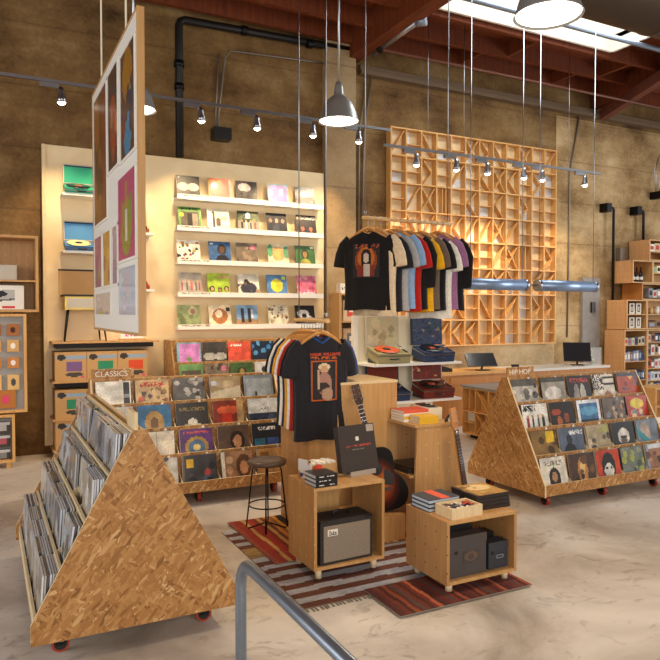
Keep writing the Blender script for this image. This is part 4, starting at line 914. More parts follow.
def hanger(label, loc, rz, group, z_bar):
    t = thing('coat_hanger', label, 'hanger', loc, rz, group)
    b = B(); pts = []
    for k_ in range(13):
        x = -.19 + .38 * k_ / 12; pts.append((x, 0, .02 - .1 * abs(x / .19) ** 1.5))
    b.tube(pts, [.009 + .009 * (1 - abs(p[0]) / .19) for p in pts], 8)
    obj('wooden_arm', b, 'hanger_wood', t)
    h = z_bar - loc[2]; pts = [(0, 0, .02), (0, 0, h - .03)] + [(.019 * math.cos(a) + .0, 0, h + .019 * math.sin(a)) for a in [R_(-90 + 30 * q) for q in range(8)]]
    pts = [(0, 0, .02), (0, 0, h - .045)] + [(.022 * math.cos(a), 0, h - .0 + .022 * math.sin(a)) for a in [R_(-80 + 28 * q) for q in range(9)]]
    obj('hook', B().tube(pts, .0028, 6), 'steel', t); return t
# upper rack
def bar(label, p0, p1, wires, r=.017):
    t = thing('clothes_bar', label, 'clothes rail'); obj('wooden_rod', B().tube([p0, p1], r, 14), 'rod_wood', t)
    for p in wires:
        c = obj('suspension_wire', B().tube([p, (p[0], p[1], 5.98)], .005, 6), 'steel', t); obj('rod_clamp', B().tube([(p[0], p[1], p[2] + .01), (p[0], p[1], p[2] + .05)], .012, 8), 'steel', c)
bar('upper wooden clothes rod hung on wires before the lattice', (3.14, 5.45, 2.64), (4.17, 5.45, 2.64), ((3.17, 5.45, 2.655), (4.12, 5.45, 2.655)))
pr2 = art('232326', [('t', .1, .02, .95, .14, 'b8542c'), ('e', .5, .5, .42, .4, '8a3c1c'), ('e', .5, .42, .32, .3, 'b86a2c'), ('e', .5, .5, .2, .34, '1a1416'), ('e', .5, .42, .11, .14, 'c8b4a8'), ('r', .2, .66, .8, .98, '7a2c1c'), ('r', .42, .62, .62, .98, 'b8b0a8'), ('n', .15)], 22, 28, 3)
GU = 'shirts on the upper clothes rod'
up = [('black_cloth', 'black t-shirt with a red portrait print, front of the upper rod'), ('beige_cloth', 'beige t-shirt second on the upper rod'), ('charcoal_cloth', 'black t-shirt behind the beige one on the upper rod'),
      ('grey_cloth', 'grey t-shirt fourth on the upper rod'), ('sky_cloth', 'light blue t-shirt before the red one on the upper rod'), ('red_cloth', 'red t-shirt on the upper rod'), ('black_cloth', 'black long-sleeved shirt behind the red one'),
      ('yellow_cloth', 'yellow t-shirt on the upper rod'), ('taupe_cloth', 'brown-grey t-shirt behind the yellow one'), ('black_cloth', 'black t-shirt behind the brown-grey one on the upper rod'), ('white_cloth', 'white t-shirt near the right end of the upper rod'), ('purple_cloth', 'purple t-shirt near the right end of the upper rod'), ('black_cloth', 'black long-sleeved shirt at the right end of the upper rod')]
for i, (mt, lb) in enumerate(up):
    x = 3.2 + .071 * i; rz = R_(-48 if i == 0 else -62); dz = (0, .0, -.02, -.01, .01, -.01, .0, -.02, 0, -.01, -.03, .01, 0)[i]
    loc = (x, 5.45, 2.52 + dz)
    tshirt(lb, loc, rz, mt, GU, pr2 if i == 0 else None, .26, (-.12, -.44), i in (6, 12), i + 3, .74 + (.05 if i in (1, 10) else 0))
    hanger('wooden hanger on the upper rod holding the ' + lb.split(',')[0].split(' on the')[0].split(' second')[0].split(' fourth')[0].split(' before')[0].split(' near')[0].replace(' at the right end of the upper rod', ''), loc, rz, 'hangers on the upper rod', 2.64)
# lower rack
bar('lower wooden clothes rod hung on wires above the amplifier stand', (2.41, 4.72, 1.69), (2.44, 5.42, 1.69), ((2.411, 4.76, 1.705), (2.437, 5.33, 1.705)))
pr1 = art('2e2c30', [('t', .04, .0, .96, .07, 'c8581c'), ('r', .03, .1, .97, 1, 'b8541c'), ('r', .07, .125, .93, .975, '2a2628'), ('e', .5, .24, .2, .09, 'd8c4a0'), ('e', .5, .3, .12, .1, 'c89c78'), ('e', .5, .62, .26, .26, 'a87c6c'), ('e', .45, .7, .22, .12, '3a302c'), ('r', .25, .3, .33, .75, 'c0a084'), ('e', .6, .85, .2, .14, 'b08c74'), ('n', .12)], 24, 34, 4)
GL = 'shirts on the lower clothes rod'
lo = [('charcoal_cloth', 'black t-shirt with an orange framed portrait print, front of the lower rod'), ('blue_cloth', 'blue t-shirt directly behind the printed black one'), ('black_cloth', 'black t-shirt third on the lower rod'), ('red_cloth', 'red t-shirt on the lower rod'),
      ('white_cloth', 'white t-shirt fifth on the lower rod'), ('gold_cloth', 'mustard t-shirt on the lower rod'), ('navy_cloth', 'navy t-shirt on the lower rod'), ('white_cloth', 'pale t-shirt second from the far end of the lower rod'), ('black_cloth', 'black t-shirt at the far end of the lower rod')]
lrx = [0, .005, -.005, .0, 0, .0, 0, 0, 0]
for i, (mt, lb) in enumerate(lo):
    y = 4.8 + .068 * i; loc = (2.385 if i == 0 else 2.42 + .09 * (y - 4.8), y, 1.578); rz = R_(2 if i == 0 else -1)
    t = tshirt(lb, loc, rz, mt, GL, pr1 if i == 0 else None, .25, (-.17, -.52), False, i + 30, .83 if i == 0 else .78, 'blue_cloth' if i == 0 else None)
    if i == 0:
        me = text_mesh('HANK WILLIAMS', .036, 'orange_band', .001, 'CENTER'); obj('print_lettering', me, None, t, (0, -.078, -.163), (R_(90), 0, 0))
    hanger('wooden hanger on the lower rod holding the ' + lb.split(',')[0].split(' on the')[0].split(' directly')[0].split(' third')[0].split(' fifth')[0].split(' at the')[0].split(' second')[0], loc, rz, 'hangers on the lower rod', 1.69)

# ================================================================ RUGS
def rug(label, x0, x1, y0, y1, z, cols, along, seed, rot=0, fringe=False):
    rnd = random.Random(seed); NX, NY = (len(cols) * 4, 24) if along == 'y' else (40, 110)
    cs = [lin(c) for c in cols]; ns = len(cs)
    img = []
    for j in range(NY):
        row = []
        for i in range(NX):
            s = (i / NX) if along == 'y' else (j / NY)
            q = (i if along == 'x' else j); s2 = min(.999, max(0, s + .0035 * math.sin(q * .5 + int(s * ns)))) ; c = cs[int(s2 * ns)]
            k_ = 1 + rnd.uniform(-.16, .16); row.append(tuple(min(1, v * k_) for v in c))
        img.append(row)
    t = thing('woven_rug', label, 'rug', ((x0 + x1) / 2, (y0 + y1) / 2, z), rot, 'striped woven rugs')
    hx, hy = (x1 - x0) / 2, (y1 - y0) / 2
    b = B(); b.raster(img, lambda u, v: (-hx + 2 * hx * u, hy - 2 * hy * v, .0066)); b.box(-hx, hx, -hy, hy, 0, .006); b.paint('8a7a68'); obj('weave', b, 'woven', t)
    if fringe:
        for s_ in ((-1, 1) if along == 'y' else (-1,)):
            f = B()
            for k_ in range(50):
                x = -hx + 2 * hx * (k_ + rnd.random() * .6) / 50
                f.box(x, x + .012, *sorted((s_ * hy, s_ * (hy + .035 + .02 * rnd.random()))), .001, .004)
            tag(obj('fringe', f, 'fringe', t), kind='stuff')
    return t
lb_ = '9fa2ac'; br = '5e3528'; tn = '9a7c4e'
rug('blue-grey and brown striped rug under the amplifier stand', 1.66, 3.02, 3.56, 5.12, .001, [lb_, br, lb_, br, lb_, br, tn, tn, '8a7048', lb_, br, lb_, br, lb_, br, lb_, br, lb_, br, lb_, br], 'x', 1, 0, True)
rug('orange, red and brown striped rug beneath the stool', 1.77, 2.98, 4.27, 5.3, .010, ['8c4434', '8c2c1c', '8c2c1c', 'b08a50', '942e1e', '942e1e', '7a2a1e', 'b88a50', '6a3a2a', 'c07838', '8a5a34', 'c8882c', '2e2420', '2e2420', 'b8803c', '8a4a30', 'c08a54', '6a4a38', '8a6a4c', 'b8a080', '7a5a44', 'a88c6c', 'c8b090', '5a3a2c', 'b89a74', '8c5c40', '4c3a30', 'a87c4c', '7a5a44', 'b89a74', '6a4030', '8c4430', 'a87c4c', '4c2a20', '8c3020', 'b08a50'], 'y', 2)
rug('dark red rug with orange lines under the low crate', 2.1, 3.1, 3.2, 3.62, .010, ['4c221a', '5a2820', '6e3020', '4c221a', '8a4428', '5a2820', '54403a', '6e2c1e', '4c221a', '6a2a1e', 'a8583a', '4c221a', '5a2820', '6e2c1e', '54403a', '7a3020', '4c221a', '9a4c2c'] * 2, 'y', 3)

# ================================================================ CRATES
def crate(label, x0, x1, y0, y1, zb, zt, peg):
    t = thing('plywood_crate', label, 'display crate', (x0, y0, .017), 0); W, D = x1 - x0, y1 - y0; zb -= .017; zt -= .017; w_ = .02
    for x in (0, W - w_): obj('side_panel', B().box(x, x + w_, 0, D, zb, zt), [peg], t)
    obj('top_panel', B().box(w_, W - w_, 0, D, zt - w_, zt), 'plywood', t); obj('bottom_panel', B().box(w_, W - w_, 0, D, zb, zb + w_), 'plywood', t)
    obj('back_panel', B().box(w_ + .25 * (peg == 'plywood_peg_white') * 0, W - w_ - (.0 if zt < .5 else .12), D - .015, D, zb + w_, zt - w_), 'plywood', t)
    for x in (.055, W - .055):
        for y in (.055, D - .055): obj('leg', B().tube([(x, y, 0), (x, y, zb)], .022, 14), 'crate_leg', t)
crate('tall plywood crate holding a small guitar amplifier', 1.87, 2.40, 3.86, 4.27, .085, .624, 'plywood_peg_white')
crate('low plywood crate holding dark storage boxes', 2.51, 3.07, 3.31, 3.76, .07, .466, 'plywood_peg')
# amplifier
t = thing('guitar_amplifier', 'small black guitar amplifier with grey grille inside the tall crate', 'amplifier', (2.12, 3.955, .1055), R_(2))
obj('cabinet', B().box(-.2, .2, -.07, .13, 0, .288), 'tolex', t); obj('grille_cloth', B().box(-.178, .178, -.077, -.071, .02, .255), 'grille', t)
obj('handle', B().tube([(-.06, .02, .289), (-.05, .02, .318), (.05, .02, .318), (.06, .02, .289)], .008, 8), 'black_plastic', t)
bd = obj('badge', B().box(-.15, -.075, -.081, -.0775, .19, .232), 'paper', t)
obj('badge_mark', fixn(B().box(-.142, -.083, -.0825, -.0811, .196, .201).box(-.138, -.131, -.0825, -.0811, .205, .226).box(-.124, -.117, -.0825, -.0811, .203, .216).box(-.11, -.103, -.0825, -.0811, .203, .22).box(-.096, -.087, -.0825, -.0811, .203, .214)), 'black_plastic', bd)
for x in (-.17, .17): obj('corner', B().box(x - .03, x + .03, -.0735, -.07, .275, .2885), 'black_plastic', t)
# books and boxes on the tall crate
def book(label, x0, y0, z, w_, d_, h_, cover, pages, group, rz=0, band=None, edge='front', title=False):
    t = thing('book', label, 'book', (x0, y0, z), rz, group)
    c = .004
    obj('cover', fixn(B().box(0, w_, 0, d_, 0, c).box(0, w_, 0, d_, h_ - c, h_).box(0, w_, 0, c, c, h_ - c) if edge == 'left' else B().box(0, w_, 0, d_, 0, c).box(0, w_, 0, d_, h_ - c, h_).box(0, w_, d_ - c, d_, c, h_ - c)), cover, t)
    if edge == 'left': obj('pages', B().box(.001, w_ - .004, c + .0005, d_ - .004, c, h_ - c), pages, t)
    else: obj('pages', B().box(.003, w_ - .003, .003, d_ - c - .0005, c, h_ - c), pages, t)
    if title: obj('spine_title', B().raster(art('1d1c1e', [('t', .08, .3, .92, .7, 'd8d4cc')], 20, 3, int(z * 999)), lambda u, v: (.01 + (w_ - .02) * u, -.0006, h_ - .004 - (h_ - .008) * v)), 'print_matte', t)
    if band: obj('cover_band', B().box(w_ * .4, w_ * .68, -.001, d_ + .001, h_ + .0001, h_ + .0015), band, t)
for i in range(3): book('black book with white titled spine, %s of the three on the tall crate' % ('bottom', 'middle', 'top')[i], 1.885, 3.865, .6245 + .0275 * i, .16, .16, .0265, 'black_plastic', 'page_blue', 'black books on the tall crate', R_(2), edge='left', title=True)
t = thing('card_box', 'tan open box of cards behind the black books', 'box', (1.95, 4.09, .6245), R_(5))
obj('box_body', fixn(B().box(0, .25, 0, .008, 0, .09).box(0, .25, .13, .138, 0, .09).box(0, .008, .008, .13, 0, .09).box(.242, .25, .008, .13, 0, .09).box(.008, .242, .008, .13, 0, .006)), 'card_brown', t)
for k_ in range(5): obj('card', B().box(.03 + .04 * k_, .06 + .04 * k_, .02, .12, .0065, .1 + .006 * (k_ % 2)), 'paper', t)
o = obj('red_figurine', B().lathe([(.001, 0), (.03, .002), (.034, .03), (.028, .05), (.034, .07), (.02, .1), (.001, .105)], seg=14), 'red_paint', None, (2.0, 4.062, .6245)); tag(o, 'small rounded red item beside the black books', 'ornament')
o = printbox('standing_card', -.06, .06, -.004, .004, 0, .13, art('d8d8dc', [('b', 6, '2c4a8a c88a3c 3a3a40', .15)], 8, 10), 'e4e0d8', label='small picture card standing at the left edge of the tall crate', cat='card', loc=(1.925, 4.12, .6245), rz=R_(-70))
t = thing('box_set', 'dark boxed record set leaning upright on the tall crate', 'box set', (2.33, 4.09, .6245), R_(8))
M = Matrix.Rotation(R_(-12), 4, 'X')
b = B(); im = art('3a322e', [('e', .5, .3, .05, .05, 'd8d4cc'), ('t', .18, .43, .84, .48, 'b8402c'), ('t', .35, .52, .65, .54, '8a8278'), ('r', .78, .03, .97, .17, 'a89c90'), ('n', .06)], 46, 46, 2)
b.raster(im, lambda u, v: M @ Vector((-.16 + .32 * u, -.0306, .34 - .32 * v))); b.box(-.16, .16, -.03, .02, .02, .34, M=M); b.paint('332c2a'); obj('box_lid', b, 'print_matte', t)
obj('display_stand', fixn(B().box(-.11, .11, -.055, .04, 0, .012).box(-.11, .11, -.055, -.045, .012, .032)), 'silver_box', t)
# on the low crate
for i in range(3): book('dark book with red band, %s of the three at the left of the low crate' % ('bottom', 'middle', 'top')[i], 2.535, 3.53, .4665 + .0265 * i, .25, .2, .0255, 'navy_box', 'page_blue', 'dark books on the low crate', R_(2), band='orange_band' if i == 2 else None, edge='front')
t = thing('pin_tray', 'pale wooden tray full of small round badges', 'tray', (2.56, 3.33, .4665), R_(2))
W, D = .25, .165
obj('tray_body', fixn(B().box(0, W, 0, .01, 0, .07).box(0, W, D - .01, D, 0, .07).box(0, .01, .01, D - .01, 0, .07).box(W - .01, W, .01, D - .01, 0, .07).box(.01, W - .01, .01, D - .01, 0, .05)), 'edge', t)
rnd = random.Random(5)
bm_ = [B().lathe([(.001, .004), (.012, .004), (.0135, 0)], seg=10).mesh('badge', m_) for m_ in ('black_plastic', 'paper', 'red_paint', 'navy_case', 'steel', 'black_plastic')]
for k_ in range(48):
    x, y = .03 + (k_ % 8) * .027 + rnd.uniform(-.004, .004), .03 + (k_ // 8) * .021 + rnd.uniform(-.004, .004)
    o = bpy.data.objects.new('badge', bm_[rnd.randrange(6)]); COL.objects.link(o); o.location = (2.56 + x, 3.33 + y, .5175 + .0042 * (k_ % 3)); tag(o, 'tiny round badge lying in the pale wooden tray', 'badge', 'badges in the wooden tray')
gold = art('b08a44', [('r', 0, 0, .1, 1, '2c2420'), ('e', .55, .35, .35, .25, 'e0c890'), ('b', 8, '6a4c2c d8b470 8a6a3c', .1), ('n', .15)], 22, 22, 9)
for i in range(4):
    b = B(); z = .4665 + .0245 * i; s = .27
    if i == 3: b.raster(gold, lambda u, v: (s * u, s - s * v, .0236))
    b.box(0, s, 0, s, 0, .023); b.paint('2a2422'); o = obj('record_box', b, 'print', None, (2.83, 3.42, z), (0, 0, R_(-3 + i)))
    tag(o, ('gold-covered box set, top of the stack on the low crate' if i == 3 else 'dark flat box set under the gold one, %s of the stack' % ('lowest', 'second', 'third')[i]), 'box set', 'box sets on the low crate')
def stbox(label, x, y, z, w_, d_, h_, mat, rz=0, mark=None):
    t = thing('storage_box', label, 'storage box', (x, y, z), rz, 'storage boxes in the low crate')
    obj('box_body', B().box(0, w_, 0, d_, 0, h_), mat, t); obj('box_lid', B().box(-.003, w_ + .003, -.003, d_ + .003, h_ * .8, h_ + .003), mat, t)
    obj('finger_hole', B().tube([(w_ * .2, -.0045, h_ * .62), (w_ * .2, -.003, h_ * .62)], .012, 14), 'dark', t)
    if mark: obj('printed_emblem', B().raster(mark, lambda u, v: (w_ * .38 + w_ * .42 * u, -.0034, h_ * .6 - h_ * .3 * v)), 'print_matte', t)
shield = art('4a4340', [('e', .5, .4, .4, .4, '6a5040'), ('r', .2, .1, .8, .5, '6a5040'), ('e', .5, .45, .2, .25, '4a4340')], 10, 10)
oval = art('33363f', [('e', .5, .5, .5, .3, '7a7c84'), ('e', .5, .5, .38, .18, '33363f')], 12, 8)
stbox('brown-grey square storage box with shield emblem, large one at the front', 2.55, 3.35, .0915, .3, .09, .255, 'charcoal_box', mark=shield)
stbox('black storage box behind the large square one', 2.56, 3.46, .0915, .26, .09, .29, 'black_plastic')
stbox('small dark blue storage box with oval emblem', 2.88, 3.36, .0915, .155, .09, .17, 'navy_box', mark=oval)
stbox('small black storage box behind the oval emblem one', 2.86, 3.47, .0915, .15, .09, .2, 'black_plastic')

# ================================================================ PLYWOOD CABINETS (centre)
t = thing('plywood_cabinet', 'large pale plywood cabinet behind the t-shirts, guitar leaning on it', 'cabinet')
obj('front_panel', B().box(2.27, 3.08, 4.76, 4.78, .02, 1.17), 'plywood', t); obj('side_panel', B().box(2.25, 2.269, 4.76, 5.3, 0.02, 1.17), 'plywood_peg', t)
obj('top_panel', B().box(2.25, 3.09, 4.76, 5.3, 1.1705, 1.19), 'edge', t); obj('right_panel', B().box(3.07, 3.089, 4.781, 5.3, .02, 1.17), 'plywood', t); obj('back_panel', B().box(2.27, 3.069, 5.28, 5.3, .02, 1.17), 'plywood', t)
t = thing('peg_display_stand', 'tapered pegboard display stand with open left side and shelf', 'display stand')
y0, y1 = 4.37, 4.85
obj('front_panel', fixn(B().prism([(2.98, .02), (3.02, .85), (3.36, .85), (3.60, .02)], y0, y0 + .02, 'y')), 'plywood_peg_white', t)
obj('back_panel', fixn(B().prism([(2.86, .02), (2.99, .85), (3.36, .85), (3.60, .02)], y1 - .02, y1, 'y')), 'plywood_peg', t)
obj('top_board', B().box(2.99, 3.38, y0 - .01, y1 + .01, .8505, .87), 'plywood', t)
obj('shelf_board', B().box(2.96, 3.4, y0 + .021, y1 - .021, .45, .468), 'plywood', t)
obj('base_board', B().box(2.95, 3.5, y0 + .021, y1 - .021, .02, .04), 'plywood', t)
for i in range(4):
    o = obj('record_sleeve', B().box(2.98, 3.28, 4.45, 4.76, 0, .012), 'black_plastic' if i % 2 else 'charcoal_box', None, (.004 * i, -.006 * i, .4685 + .0125 * i)); tag(o, 'dark record sleeve lying flat on the shelf of the tapered stand, %s' % ('lowest', 'second', 'third', 'top')[i], 'record', 'records flat in the tapered stand')
def stack(n, lb, x, y, w_, d_, hh, cov, pg, group, rz=0, name='book', edge='left', z0=.8705):
    for i in range(n): book(lb + ', %s of its pile' % ('bottom', 'second', 'third', 'fourth', 'fifth')[i] if i < n - 1 else lb + ', top of its pile', x + .002 * (i % 2), y, z0 + (hh + .0008) * i, w_, d_, hh, cov if isinstance(cov, str) else cov[min(i, len(cov) - 1)], pg, group, rz, edge=edge)
stack(4, 'thick book with orange cover and white pages', 3.0, 4.53, .26, .2, .022, ['paper', 'yellow_book', 'paper', 'orange_band'], 'paper', 'orange books on the tapered stand')
stack(4, 'yellow book with pale blue edge', 3.04, 4.375, .18, .14, .015, 'yellow_book', 'page_blue', 'yellow books on the tapered stand', R_(-2))
t = thing('sticker_box', 'tan open box of dark stickers on the tapered stand', 'box', (3.24, 4.53, .8705), R_(-4))
W, D = .13, .3
obj('box_body', fixn(B().box(0, W, 0, .008, 0, .1).box(0, W, D - .008, D, 0, .1).box(0, .008, .008, D - .008, 0, .1).box(W - .008, W, .008, D - .008, 0, .1).box(.008, W - .008, .008, D - .008, 0, .008)), 'cream', t)
for k_ in range(6): obj('sticker_pack', B().box(.02, W - .02, .03 + .04 * k_, .05 + .04 * k_, .009, .1 + .01 * (k_ % 2)), ('black_plastic', 'charcoal_box', 'maroon')[k_ % 3], t)
b = B(); M = Matrix.Translation((3.36, 4.4, .885)) @ Matrix.Rotation(R_(38), 4, 'Y')
b.raster(art('2a2826', [('e', .5, .5, .26, .32, 'd8d4cc'), ('e', .45, .4, .1, .1, '3a3632'), ('n', .2)], 12, 12, 3), lambda u, v: M @ Vector((-.042 + .084 * u, -.0045, .042 - .084 * v))); b.box(-.042, .042, -.004, 0, -.042, .042, M=M); b.paint('2a2826')
o = obj('diamond_tag', b, 'print_matte'); tag(o, 'black and white diamond tag at the corner of the tapered stand', 'tag')
o = obj('wooden_plinth', fixn(B().box(2.4, 2.86, 4.3, 4.72, .0, .19)), 'plywood'); o.location.z = .017; tag(o, 'low plywood box on the floor that the guitar stands on', 'box')
t = thing('clip_gadget', 'small black clip gadget standing behind the box sets', 'gadget', (3.02, 3.73, .4665))
obj('gadget_body', B().box(-.02, .02, -.012, .012, 0, .03), 'black_plastic', t); obj('gadget_arm', B().box(-.02, -.002, -.01, .01, .0305, .07), 'black_plastic', t)
o = obj('grey_book_pair', B().box(2.54, 2.7, 3.735, 3.75, .4665, .47), 'steel') if False else None
for i in range(2):
    o = obj('grey_box', B().box(0, .2, 0, .12, 0, .05), 'silver_box', None, (2.63, 3.92, .017 + .0 + i * .0505)) if False else None

# guitars
def guitar(label, loc, rot, top, neck_mat='fretboard', bs=1):
    t = thing('acoustic_guitar', label, 'guitar', loc); t.rotation_euler = rot; t.rotation_mode = 'ZYX' if bs < 1 else 'XYZ'
    right = [(0, 0), (.1, .004), (.165, .035), (.198, .10), (.2, .16), (.175, .225), (.142, .27), (.132, .30), (.14, .34), (.15, .39), (.142, .44), (.105, .478), (.05, .49), (0, .49)]
    def cr(P_, n_=5):
        out = []
        for i in range(len(P_) - 1):
            p0, p1, p2, p3 = P_[max(i - 1, 0)], P_[i], P_[i + 1], P_[min(i + 2, len(P_) - 1)]
            for q in range(n_):
                u = q / n_; out.append(tuple(.5 * (2 * p1[a] + (p2[a] - p0[a]) * u + (2 * p0[a] - 5 * p1[a] + 4 * p2[a] - p3[a]) * u * u + (3 * p1[a] - p0[a] - 3 * p2[a] + p3[a]) * u ** 3) for a in (0, 1)))
        out.append(P_[-1]); return out
    right = [(x * bs, z * bs) for x, z in right]; r_ = cr(right); poly = r_ + [(-x, z) for x, z in r_[::-1][1:-1]]
    obj('body_sides', fixn(B().prism(poly, -.045, .05, 'y', smooth=True)), 'dark', t)
    obj('soundboard', fixn(B().prism([(x * .985, .245 + (z - .245) * .985) for x, z in poly], -.0475, -.0452, 'y')), top, t)
    obj('sound_hole', B().tube([(0, -.0485, .33 * bs), (0, -.0476, .33 * bs)], .048 * bs, 24), 'dark', t)
    obj('bridge', B().box(-.08 * bs, .08 * bs, -.056, -.0476, .15 * bs, .175 * bs), 'fretboard', t)
    obj('pickguard', fixn(B().prism([(x * bs, z * bs) for x, z in [(.03, .2), (.1, .18), (.12, .26), (.07, .32), (.052, .3)]], -.0492, -.0477, 'y')), 'dark', t)
    obj('neck', fixn(B().prism([(-.027, .40 * bs), (.027, .40 * bs), (.021, .84), (-.021, .84)], -.056, -.048 , 'y')), 'fretboard', t)
    obj('neck_back', fixn(B().prism([(-.024, .492 * bs), (.024, .492 * bs), (.019, .84), (-.019, .84)], -.0475, -.03, 'y')), 'hanger_wood', t)
    f = B()
    for k_ in range(14): z = .84 - .42 * (1 - 2 ** (-k_ / 12)) * 1.45 if k_ else .84; f.box(-.023, .023, -.0575, -.0562, z, z + .003)
    obj('frets', f, 'steel', t)
    hs = obj('headstock', fixn(B().prism([(-.022, .8405), (.022, .8405), (.035, .88), (.032, 1.01), (-.032, 1.01), (-.035, .88)], -.05, -.034, 'y')), neck_mat, t)
    for s_ in (-1, 1):
        for k_ in range(3): obj('tuning_peg', fixn(B().box(min(s_ * .036, s_ * .05), max(s_ * .036, s_ * .05), -.046, -.04, .887 + .042 * k_, .897 + .042 * k_).tube([(s_ * .022, -.054, .892 + .042 * k_), (s_ * .022, -.05, .892 + .042 * k_)], .004, 8)), 'conduit', hs)
    st = B()
    for k_ in range(6): st.tube([(-.02 + .008 * k_, -.0585, .165), (-.0165 + .0066 * k_, -.0585, .9)], .0007, 4)
    obj('strings', st, 'steel', t); return t
guitar('sunburst acoustic guitar leaning on the plywood cabinet', (2.77, 4.42, .212), (R_(-12), R_(-14), R_(-26)), 'sunburst')
guitar('acoustic guitar behind the low crate, only neck and headstock showing', (3.385, 4.2, .0), (R_(-5), R_(-7.5), R_(12)), 'orange_ply', 'orange_ply', .7)

# ================================================================ STOOL
t = thing('bar_stool', 'round dark stool on thin black metal legs standing on the rug', 'stool', (2.0, 5.0, .017), R_(20))
obj('seat', B().lathe([(.001, .525), (.15, .525), (.158, .535), (.158, .55), (.15, .56), (.1, .565), (.001, .56)], seg=32), 'seat_brown', t)
for k_ in range(4):
    a = R_(45 + 90 * k_); ca, sa = math.cos(a), math.sin(a)
    obj('leg', B().tube([(.06 * ca, .06 * sa, .515), (.1 * ca, .1 * sa, .51), (.115 * ca, .115 * sa, .48), (.165 * ca, .165 * sa, .02), (.15 * ca, .15 * sa, .006), (.02 * ca, .02 * sa, .05)], .006, 8), 'black_metal', t)
obj('foot_ring', B().tube([(.145 * math.cos(a), .145 * math.sin(a), .2) for a in [2 * math.pi * k_ / 28 for k_ in range(28)]], .006, 8, closed=True), 'black_metal', t)
obj('screw_spindle', B().tube([(0, 0, .43), (0, 0, .524)], .012, 10), 'black_metal', t)
obj('seat_bracket', B().box(-.08, .08, -.08, .08, .514, .524), 'black_metal', t)

# ================================================================ HANDRAIL
t = thing('handrail', 'bent steel pipe handrail in the foreground', 'handrail')
pts = [(.70, 1.97, 0), (.70, 1.97, .9)] + [(.70, 1.97 - .07 * (1 - math.cos(a)), .9 + .09 * math.sin(a)) for a in [R_(15 * q) for q in range(1, 6)]] + [(.70, 1.86, .992), (.70, .2, .992)]
obj('rail_pipe', B().tube(pts, .0175, 18), 'rail_steel', t)
obj('floor_flange', B().lathe([(.05, 0), (.05, .01), (.03, .014)], (.70, 1.97, .0005), 20), 'rail_steel', t)
obj('rear_post', B().tube([(.70, .25, 0), (.70, .25, .974)], .0175, 14), 'rail_steel', t)

# ================================================================ COUNTERS
t = thing('sales_counter', 'long orange plywood sales counter along the back wall', 'counter')
obj('counter_body', B().box(5.95, 9.7, 8.25, 8.84, .0, .79), 'orange_ply', t); obj('counter_top', B().box(5.92, 7.6, 8.22, 8.85, .7905, .83), 'pine', t); obj('counter_top', B().box(7.601, 9.75, 8.22, 8.85, .7905, .83), 'white_top', t, label='pale grey stretch of the top')
obj('drawer_front', B().box(6.3, 7.3, 8.235, 8.249, .65, .76), 'orange_ply', t); 
obj('side_return', B().box(5.55, 5.95, 8.0, 8.6, 0, .76), 'orange_ply', t)
t = thing('lattice_counter', 'low counter with grey top and wooden lattice side', 'counter')
X0, Y0, Y1, HT = 5.98, 5.9, 7.55, .735
obj('counter_top', B().box(X0 - .02, 7.2, Y0, Y1 + .02, HT - .03, HT), 'grey_top', t)
obj('plinth', B().box(X0 + .08, 7.1, Y0 + .05, Y1 - .08, 0, .06), 'dark', t)
obj('core', B().box(X0 + .1, 7.15, Y0 + .02, Y1, .061, HT - .031), 'plywood', t)
b = B(); n_ = 6; cwid = (Y1 - Y0) / n_
for k_ in range(n_ + 1): y = Y0 + k_ * cwid; b.box(X0, X0 + .099, max(Y0, y - .009), min(Y1, y + .009), .061, HT - .031)
for z in (.061, .37, HT - .049): 
    for k_ in range(n_): b.box(X0, X0 + .098, Y0 + k_ * cwid + .0095, Y0 + (k_ + 1) * cwid - .0095, z, z + .018)
obj('lattice_frame', b, 'pine', t)
rnd = random.Random(2)
for k_ in range(n_):
    for r in range(2):
        za, zb = ((.08, .369), (.389, .685))[r]; ya, yb = Y0 + k_ * cwid + .01, Y0 + (k_ + 1) * cwid - .01
        b = B(); kd = ('/', 'H', 'X', '/', 'X', 'H')[k_] if r == 0 else ('H', 'X', '/', 'H', '/', 'V')[k_]
        def bar_(p, q):
            A = Vector((ya + (yb - ya) * p[0], za + (zb - za) * p[1])); C = Vector((ya + (yb - ya) * q[0], za + (zb - za) * q[1])); d = (C - A).normalized(); n = Vector((-d.y, d.x)) * .008
            b.prism([tuple(A + n), tuple(C + n), tuple(C - n), tuple(A - n)], X0 + .01, X0 + .095, 'x')
        if kd in '/X': bar_((.04, .04), (.96, .96))
        if kd == 'X': bar_((.04, .96), (.47, .53)); bar_((.53, .47), (.96, .04))
        if kd == 'H': bar_((.01, .5), (.99, .5))
        if kd == 'V': bar_((.5, .01), (.5, .99))
        obj('cell_divider', fixn(b), 'pine', t)
for q in ((Y1 - cwid + .01, Y1 - .01, .2, .369), (Y1 - 3 * cwid + .01, Y1 - 2 * cwid - .01, .39, .68)): obj('white_insert', B().box(X0 + .0955, X0 + .0985, *q), 'white_panel', t)
def monitor(label, loc, rz, w_, h_, tilt, name='computer_monitor'):
    t = thing(name, label, 'monitor', loc, rz)
    obj('stand_base', B().box(-.1, .1, -.08, .08, 0, .015), 'black_plastic', t)
    M = Matrix.Translation((0, -.02, .07)) @ Matrix.Rotation(R_(tilt), 4, 'X')
    obj('stand_arm', B().tube([(0, .03, .015), (0, .0, .13)], .016, 8), 'black_plastic', t)
    p = obj('display_panel', B().box(-w_ / 2, w_ / 2, -.012, .012, 0, h_, M=M), 'black_plastic', t)
    obj('display_glass', B().box(-w_ / 2 + .012, w_ / 2 - .012, -.0135, -.0123, .012, h_ - .012, M=M), 'screen', p)
monitor('black tilted monitor on the pale counter top right of the lattice', (9.2, 8.45, .8305), R_(-35), .46, .34, -18)
